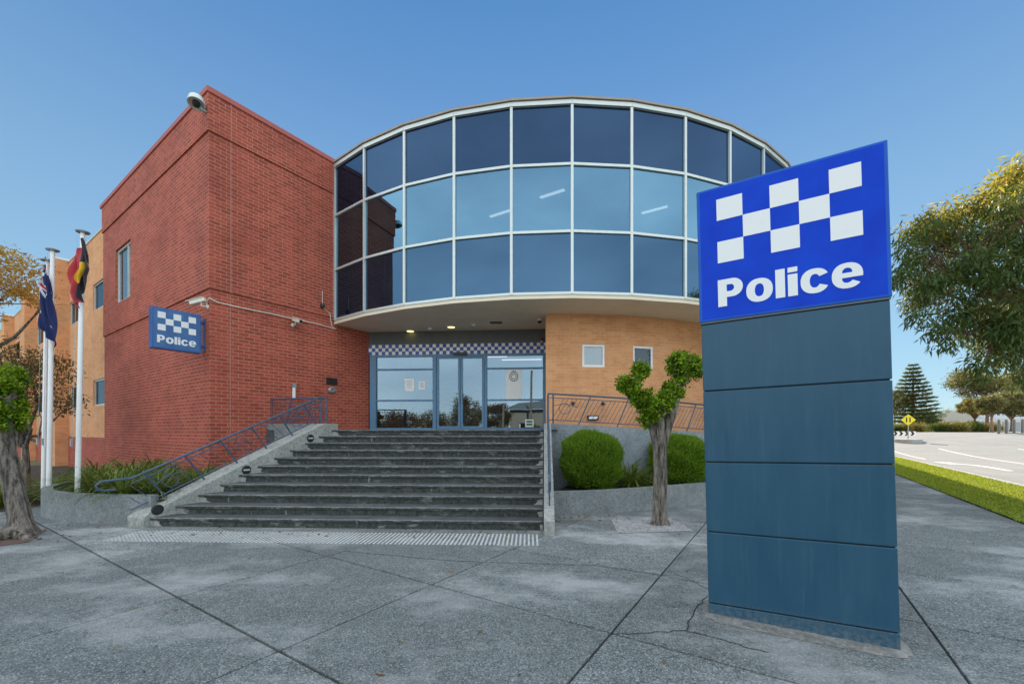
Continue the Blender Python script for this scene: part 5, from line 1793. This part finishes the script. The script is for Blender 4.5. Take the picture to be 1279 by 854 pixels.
def norfolk(base, h, w, label):
    r = empty('norfolk_pine', base, label, 'tree')
    b_ = np.array(base)
    mb = MB(); mb.tube([tuple(b_), tuple(b_ + [0, 0, h * .5]), tuple(b_ + [0, 0, h])], [.32, .2, .03], 8)
    P, D = [], []
    rs = np.random.default_rng(4)
    nt = 16
    for i in range(nt):
        t = i / (nt - 1); z = h * (.14 + .84 * t); L = w * (1 - t) ** .8 * (.92 if i % 2 else 1) + .25
        if i < 2: L *= .8
        for k in range(9):
            az = 2 * PI * k / 9 + i * .37 + rs.normal() * .08
            d = np.array([math.cos(az), math.sin(az), 0]); LL_ = L * rs.uniform(.85, 1.08)
            e = b_ + [0, 0, z] + d * LL_ + [0, 0, LL_ * .10]
            mb.tube([tuple(b_ + [0, 0, z]), tuple(b_ + [0, 0, z - LL_ * .03] + d * LL_ * .55), tuple(e)], [.06, .04, .015], 4, cap=False)
            n = int(70 * LL_ / 2 + 14)
            s_ = rs.random(n) ** .75
            side = np.array([-d[1], d[0], 0])
            off = rs.normal(size=n) * .26 * (1 - s_ * .5)
            p = b_ + [0, 0, z] + d * (LL_ * s_)[:, None] + side * off[:, None] + np.array([0, 0, 1]) * (LL_ * .10 * s_ ** 2 - .02 + rs.normal(size=n) * .05)[:, None]
            P.append(p); D.append(unit(d * .7 + side * np.sign(off)[:, None] * .6 + rs.normal(size=(n, 3)) * .2 + [0, 0, .12]))
    mb.build('trunk', M['gumbark'], r)
    P, D = np.concatenate(P), np.concatenate(D)
    leaf_mesh('crown', M['pine'], P, D, rs.uniform(.3, .65, len(P)), .12, r, org=base)
def at(px, Y): return ((px - CX) / F * Y, Y)
def gz(x, y, dz=0.): return (x, y, ground_z(x, y) + dz)
x, y = at(1141, 72); norfolk(gz(x, y), 11.6, 3.9, 'tall conical Norfolk pine with tiered branches beyond the road')
def far_tree(px, Y, h, w, lmat, label, seed, bm='gumbark', fork=.45, czf=.72, rz=.26, tr=.16, nl_=9000):
    x, y = at(px, Y); b_ = gz(x, y)
    return tree('street_tree', label, 'tree', b_, h, (x, y, b_[2] + h * czf, w / 2, w / 2, h * rz), tr, M[bm], M[lmat], 34, nl_, .30, -.1, 'trees beyond the road', (0, 0), w * .12, seed, .7, fork, 16)
far_tree(1233, 62, 9.6, 9.8, 'fargum', 'spreading gum with a red brown trunk beyond the road', 31, fork=.4, czf=.74, rz=.22, tr=.24, nl_=16000)
far_tree(1218, 56, 4.6, 3.4, 'straw', 'small pale green tree just left of the red brown gum trunk', 32)
far_tree(1239, 50, 4.4, 3.2, 'fargum', 'small tree just right of the red brown gum trunk', 33)
far_tree(1264, 52, 5.4, 4.6, 'fargum', 'rounded tree behind the grey posts near the right edge', 34, fork=.35, czf=.62, rz=.34)
far_tree(1118, 78, 8.2, 6.5, 'darkleaf', 'brownish tree half hidden behind the pylon, left of the pine', 35)
far_tree(1150, 95, 5.5, 9, 'gum', 'low dark tree behind the foot of the pine', 36, czf=.55, rz=.4)
far_tree(1300, 60, 7.5, 8, 'gum', 'broad tree cut by the right edge behind the posts', 37)
far_tree(1185, 118, 6.5, 14, 'fargum', 'distant tree left of the pale warehouse', 38, czf=.55, rz=.4)

# shrubs along the far kerb
def shrub(px, Y, w, h, lmat, label, seed):
    x, y = at(px, Y); b_ = gz(x, y)
    r = empty('verge_shrub', b_, label, 'shrub', 'low shrubs on the far verge')
    rs = np.random.default_rng(seed)
    cs = [np.array([x + rs.normal() * w * .3, y + rs.normal() * .5, b_[2] + h * .4]) for _ in range(9)]
    mb = MB()
    for c in cs: mb.tube([b_, tuple(c)], [.03, .01], 4, cap=False)
    mb.build('stems', M['bark'], r)
    P, D = clump_points(cs, [h * .5] * 9, [260] * 9, .3, 1.)
    P[:, 2] = np.maximum(P[:, 2], b_[2] + .02)
    leaf_mesh('foliage', M[lmat], P, unit(D + [0, 0, .8]), .28, .07, r, org=b_)
shn = ['just right of the pylon edge', 'under the yellow crossing sign', 'in front of the pine trunk', 'left of the gap at the pine', 'in front of the warehouse, left end', 'in front of the warehouse, middle', 'in front of the warehouse, right end', 'left of the red brown gum trunk', 'at the foot of the red brown gum', 'right of the red brown gum', 'just before the first grey post']
for k, px in enumerate((1117, 1128, 1140, 1152, 1176, 1186, 1197, 1207, 1217, 1228, 1237)):
    shrub(px, 60 if px < 1160 else 55, 1.6, .9 + .25 * (k % 3), 'straw' if k % 4 else 'gum', 'low straw coloured shrub ' + shn[k], 50 + k)

# warehouse
def warehouse():
    x0, y0 = at(1166, 100); x1, y1 = at(1216, 88); x2, y2 = at(1330, 100)
    g0 = 1.4
    r = empty('warehouse', (x1, y1, g0), 'pale cream low warehouse beyond the road behind the trees', 'building')
    mb = MB()
    mb.face([(x0, y0, g0 - .5), (x1, y1, g0 - .5), (x1, y1, g0 + 5.0), (x0, y0, g0 + 4.0)])
    mb.face([(x1, y1, g0 - .5), (x2, y2, g0 - .5), (x2, y2, g0 + 3.0), (x1, y1, g0 + 3.0)])
    mb.build('wall', paint('pale_cladding', (.62, .58, .52), .7), r)
    mb = MB(); mb.face([(x0, y0, g0 + 4.0), (x1, y1, g0 + 5.0), (x1 + 20, y1 + 20, g0 + 5.0), (x0 + 20, y0 + 20, g0 + 4.)]); mb.face([(x1, y1, g0 + 3.0), (x2, y2, g0 + 3.0), (x2 + 8, y2 + 20, g0 + 5.), (x1 + 8, y1 + 20, g0 + 5.)])
    mb.build('roof', M['steel'], r)
    d = Vector((x2 - x1, y2 - y1, 0)).normalized(); nn = Vector((d.y, -d.x, 0))
    for k in range(4):
        a = Vector((x1, y1, 0)) + d * (3 + 4.5 * k) + nn * .05
        mb = MB(); mb.bar(a + Vector((0, 0, g0)), a + Vector((0, 0, g0 + 2.2)), 2.4, .08, up=tuple(nn)); mb.build('roller_door', paint('roller_door_grey', (.35, .36, .36), .6), r)
warehouse()
# posts at right
for k, px in enumerate((1248, 1257.3, 1267, 1277.5, 1289)):
    x, y = at(px, 45); b_ = gz(x, y)
    mb = MB(); mb.lathe([(.11, 0), (.11, 1.42), (.085, 1.5), (.02, 1.54)], b_, 12)
    tag(mb.build('bollard', M['postgrey'], smooth=True), 'grey post beyond the road, ' + ('first from the left of the row', 'second from the left of the row', 'third from the left of the row', 'fourth from the left, by the picture edge', 'fifth from the left, cut by the picture edge')[k], 'bollard', 'row of grey posts beyond the road')
# crossing sign
x, y = at(1135, 40); b_ = gz(x, y)
r = empty('crossing_sign', b_, 'yellow diamond pedestrian crossing sign on a post in the road island', 'road sign')
mb = MB(); mb.tube([b_, (x, y, b_[2] + 2.4)], .035, 8); mb.build('post', M['steel'], r)
toc = Vector((-x, -y, 0)).normalized(); sx_ = Vector((-toc.y, toc.x, 0))
c = Vector((x, y, b_[2] + 1.98)) + toc * .05
mb = MB(); q = [c + sx_ * -.53, c + Vector((0, 0, -.53)), c + sx_ * .53, c + Vector((0, 0, .53))]
mb.hexa([tuple(v) for v in q], [tuple(v + toc * .012) for v in q]); mb.build('diamond', paint('yellow_retroreflective', (.85, .72, .02), .4), r)
mb = MB()
for s_ in (-.12, .12):
    p = c + sx_ * s_ + toc * .02
    mb.bar(p + Vector((0, 0, -.22)), p + Vector((0, 0, .12)), .09, .006, up=tuple(toc)); T = Matrix.Translation(p + Vector((0, 0, .19))) @ toc.to_track_quat('Z', 'Y').to_matrix().to_4x4(); mb.lathe([(.055, 0), (.05, .005)], n=10, M=T)
mb.build('figures', M['black'], r)
# island with kerb and chevron board
mb = MB(); x, y = at(1126, 41); 
isl = [Vector((x, y, 0)) + Vector((4.2 * math.cos(t) * UX - 1.3 * math.sin(t) * NX, 4.2 * math.cos(t) * UY - 1.3 * math.sin(t) * NY, 0)) for t in np.linspace(0, 2 * PI, 25)[:-1]]
z_ = ground_z(x, y)
mb.hexa([(v.x, v.y, z_ - .5) for v in isl], [(v.x, v.y, z_ + .1) for v in isl]); tag(mb.build('traffic_island', M['kerb']), kind='structure')
r = empty('chevron_board', (x, y, z_), 'low black and white chevron board on the road island by the pylon edge', 'road sign')
for k in (0, 1):
    mb = MB(); p = Vector((x, y, z_ + .1)) + sx_ * (k * 1.0 - .5); mb.bar(p, p + Vector((0, 0, .45)), .06, .06); mb.build('post', M['steel'], r)
mb = MB(); p = Vector((x, y, z_ + .62)) + toc * .04; mb.bar(p - sx_ * 1.05, p + sx_ * 1.05, .03, .42); mb.build('board', M['white'], r)
mb = MB()
for k in range(5):
    a = p + toc * .02 + sx_ * (-.95 + .4 * k)
    for q in ([(0, -.2), (.18, -.2), (.3, 0), (.12, 0)], [(.12, 0), (.3, 0), (.18, .2), (0, .2)]):
        mb.face([tuple(a + sx_ * u_ + Vector((0, 0, v_))) for u_, v_ in q])
mb.build('chevron', M['black'], r)
# street lamp far right
x, y = at(1243, 48); b_ = gz(x, y)
r = empty('street_lamp', (x, y + 20, b_[2]), 'slender street lamp beyond the road near the spreading gum', 'street lamp')
mb = MB(); Y2 = y + 20; mb.tube([(x, Y2, b_[2]), (x, Y2, 10.), (x - .3, Y2, 10.6), (x - 2.2, Y2, 11.0)], [.1, .07, .06, .05], 8); mb.build('post', M['steel'], r)
mb = MB(); mb.box((x - 2.6, Y2, 11.02), (.9, .3, .12)); mb.build('lamp_head', M['frame'], r, bevel=.03)

# ================================================================== ACROSS THE STREET (seen only as reflections)
def mtree(x, y, h, w, label, seed, mat='darkleaf'):
    tree('garden_tree', label, 'tree', (x, y, -.05), h, (x, y, h * .56, w / 2, w / 2, h * .42), .16, M['bark'], M[mat], 30, 9000, .22, -.1, 'trees opposite the station, mirrored in the doors', (0, 0), w * .16, seed, .8, .3, 10)
mtree(-10.3, -20, 6.0, 5.0, 'brown leaved tree mirrored in the left door', 61)
mtree(-7.0, -20.5, 5.2, 3.4, 'brown leaved tree mirrored in the right door', 62)
mtree(-14.3, -21, 4.4, 4.6, 'dark tree mirrored low in the left entrance glazing', 63, 'olive')
mtree(-19.0, -22, 4.2, 5.5, 'flowering shrub like tree mirrored at the left end of the entrance', 64, 'darkleaf')
mtree(-2.2, -17, 2.2, 3.6, 'low dark bush mirrored in the right entrance glazing', 65, 'olive')
mtree(1.5, -17, 2.4, 3.2, 'low dark bush mirrored at the right end of the entrance', 66, 'olive')
r = empty('house', (0, -26, 0), 'grey rendered house across the street, mirrored in the right entrance glazing', 'building')
mb = MB()
ho = Vector((-6.2, -25.5, 0)); hd = Vector((1, .25, 0)).normalized(); hn = Vector((-hd.y, hd.x, 0))
hh = [(1.2, 3.0, 0., 2.6), (4.6, 5.4, 1.3, 2.7), (8.0, 9.3, 1.2, 2.9), (10.3, 11.4, 1.2, 2.9)]
wallgrid(mb, ho, hd, hn, 18, -.1, 4.2, hh, .2); wallgrid(mb, ho, -hn, -hd, 8, -.1, 4.2)
mb.build('wall', paint('taupe_render', (.26, .23, .19), .8), r)
for h_ in hh: window(r, ho, hd, hn, *h_, .18, .08, 'white')
mb = MB(); a = ho - hd * .6 + hn * .6; b_ = ho + hd * 18 + hn * .6; up4 = Vector((0, 0, 4.2))
mb.face([a + up4, b_ + up4, b_ - hn * 5 + up4 * 1.5, a - hn * 5 + up4 * 1.28]); mb.build('roof', M['greywall'], r)
for k, (x, y) in enumerate(((-6.0, -19), (-3.2, -21.5))):
    mb = MB(); mb.tube([(x, y, -.05), (x + .1, y, 8.5 if k else 4.6)], [.16, .11], 8); tag(mb.build('timber_pole', M['bark']), ('pale leaning pole mirrored in the right entrance glazing', 'tall timber power pole mirrored beside the crest poster')[1 - (1 - k)] if k else 'short pale pole mirrored in the right door', 'pole')

# ================================================================== LIGHT, SKY, CAMERA
SUN_AZ, SUN_EL = R(13), R(30.3)
sd = Vector((math.sin(SUN_AZ) * math.cos(SUN_EL), math.cos(SUN_AZ) * math.cos(SUN_EL), math.sin(SUN_EL)))
l = bpy.data.lights.new('sun', 'SUN'); l.energy = 5.0; l.angle = R(.5); l.color = (1., .90, .74)
lo = bpy.data.objects.new('sun', l); COL.objects.link(lo); lo.rotation_euler = sd.to_track_quat('Z', 'Y').to_euler()
w = bpy.data.worlds.new('World'); SC.world = w; w.use_nodes = True
nt = w.node_tree; bg = nt.nodes['Background']
sky = nt.nodes.new('ShaderNodeTexSky'); sky.sky_type = 'NISHITA'; sky.sun_disc = False
sky.sun_elevation = SUN_EL; sky.sun_rotation = SUN_AZ
sky.altitude = 50; sky.air_density = 1.0; sky.dust_density = 0.; sky.ozone_density = 4.
bg.inputs[1].default_value = .10
# bright unseen cloud added overhead and behind the camera to fill the shade
tcw = nt.nodes.new('ShaderNodeTexCoord'); spw = nt.nodes.new('ShaderNodeSeparateXYZ'); nt.links.new(tcw.outputs['Generated'], spw.inputs[0])
sub = nt.nodes.new('ShaderNodeMath'); sub.operation = 'SUBTRACT'; nt.links.new(spw.outputs[2], sub.inputs[0]); nt.links.new(spw.outputs[1], sub.inputs[1])
mr = nt.nodes.new('ShaderNodeMapRange'); mr.interpolation_type = 'SMOOTHSTEP'; mr.inputs[1].default_value = .12; mr.inputs[2].default_value = .85
nt.links.new(sub.outputs[0], mr.inputs[0])
mpw = nt.nodes.new('ShaderNodeMapping'); mpw.inputs['Scale'].default_value = (1.2, 1.2, 3.); nt.links.new(tcw.outputs['Generated'], mpw.inputs[0])
nzw = nt.nodes.new('ShaderNodeTexNoise'); nzw.inputs['Scale'].default_value = 1.6; nzw.inputs['Detail'].default_value = 5; nt.links.new(mpw.outputs[0], nzw.inputs[0])
mr2 = nt.nodes.new('ShaderNodeMapRange'); mr2.inputs[1].default_value = .3; mr2.inputs[2].default_value = .75; mr2.inputs[3].default_value = .6; mr2.inputs[4].default_value = 1.5
nt.links.new(nzw.outputs['Fac'], mr2.inputs[0])
mul = nt.nodes.new('ShaderNodeMath'); mul.operation = 'MULTIPLY'; nt.links.new(mr.outputs[0], mul.inputs[0]); nt.links.new(mr2.outputs[0], mul.inputs[1])
sky_fill = nt.nodes.new('ShaderNodeMix'); sky_fill.data_type = 'RGBA'; sky_fill.blend_type = 'ADD'; sky_fill.clamp_factor = False
nt.links.new(mul.outputs[0], sky_fill.inputs[0]); hs = nt.nodes.new('ShaderNodeHueSaturation'); hs.inputs['Saturation'].default_value = 1.05; nt.links.new(sky.outputs[0], hs.inputs['Color'])
# pale towards the horizon, deeper overhead
gr = nt.nodes.new('ShaderNodeValToRGB'); nt.links.new(spw.outputs[2], gr.inputs[0])
ge = gr.color_ramp.elements
while len(ge) < 5: ge.new(.5)
for k_, (p_, c_) in enumerate(((0., (3.2, 4.8, 5.6)), (.17, (2.5, 4.2, 5.4)), (.42, (1.7, 3.2, 4.95)), (.60, (1.0, 2.3, 4.4)), (.74, (.55, 1.8, 3.9)))):
    ge[k_].position = p_; ge[k_].color = tuple(v / 6 for v in c_) + (1,)
vm = nt.nodes.new('ShaderNodeVectorMath'); vm.operation = 'SCALE'; vm.inputs['Scale'].default_value = 5.3; nt.links.new(gr.outputs[0], vm.inputs[0])
bl = nt.nodes.new('ShaderNodeMix'); bl.data_type = 'RGBA'; bl.inputs[0].default_value = .8
nt.links.new(hs.outputs[0], bl.inputs[6]); nt.links.new(vm.outputs[0], bl.inputs[7]); nt.links.new(bl.outputs[2], sky_fill.inputs[6]); sky_fill.inputs[7].default_value = (7.3, 7.2, 6.7, 1)
nt.links.new(sky_fill.outputs[2], bg.inputs[0])

cam = bpy.data.cameras.new('camera'); co = bpy.data.objects.new('camera', cam); COL.objects.link(co)
cam.sensor_width = 36; cam.lens = 36 * F / 1279; cam.clip_end = 3000; cam.clip_start = .05
co.location = (0, 0, EYE); co.rotation_euler = (R(90), 0, 0)
cam.shift_y = (HY - 427) / 1279
SC.camera = co
vs = SC.view_settings; vs.view_transform = 'Standard'; vs.look = 'None'; vs.exposure = .70; vs.gamma = 1
try: vs.use_curve_mapping = False
except Exception: pass
SC.cycles.max_bounces = 6; SC.cycles.diffuse_bounces = 3; SC.cycles.glossy_bounces = 4; SC.cycles.transparent_max_bounces = 8
SC.cycles.use_denoising = True
for o in bpy.data.objects:
    if '_o' in o.keys(): del o['_o']
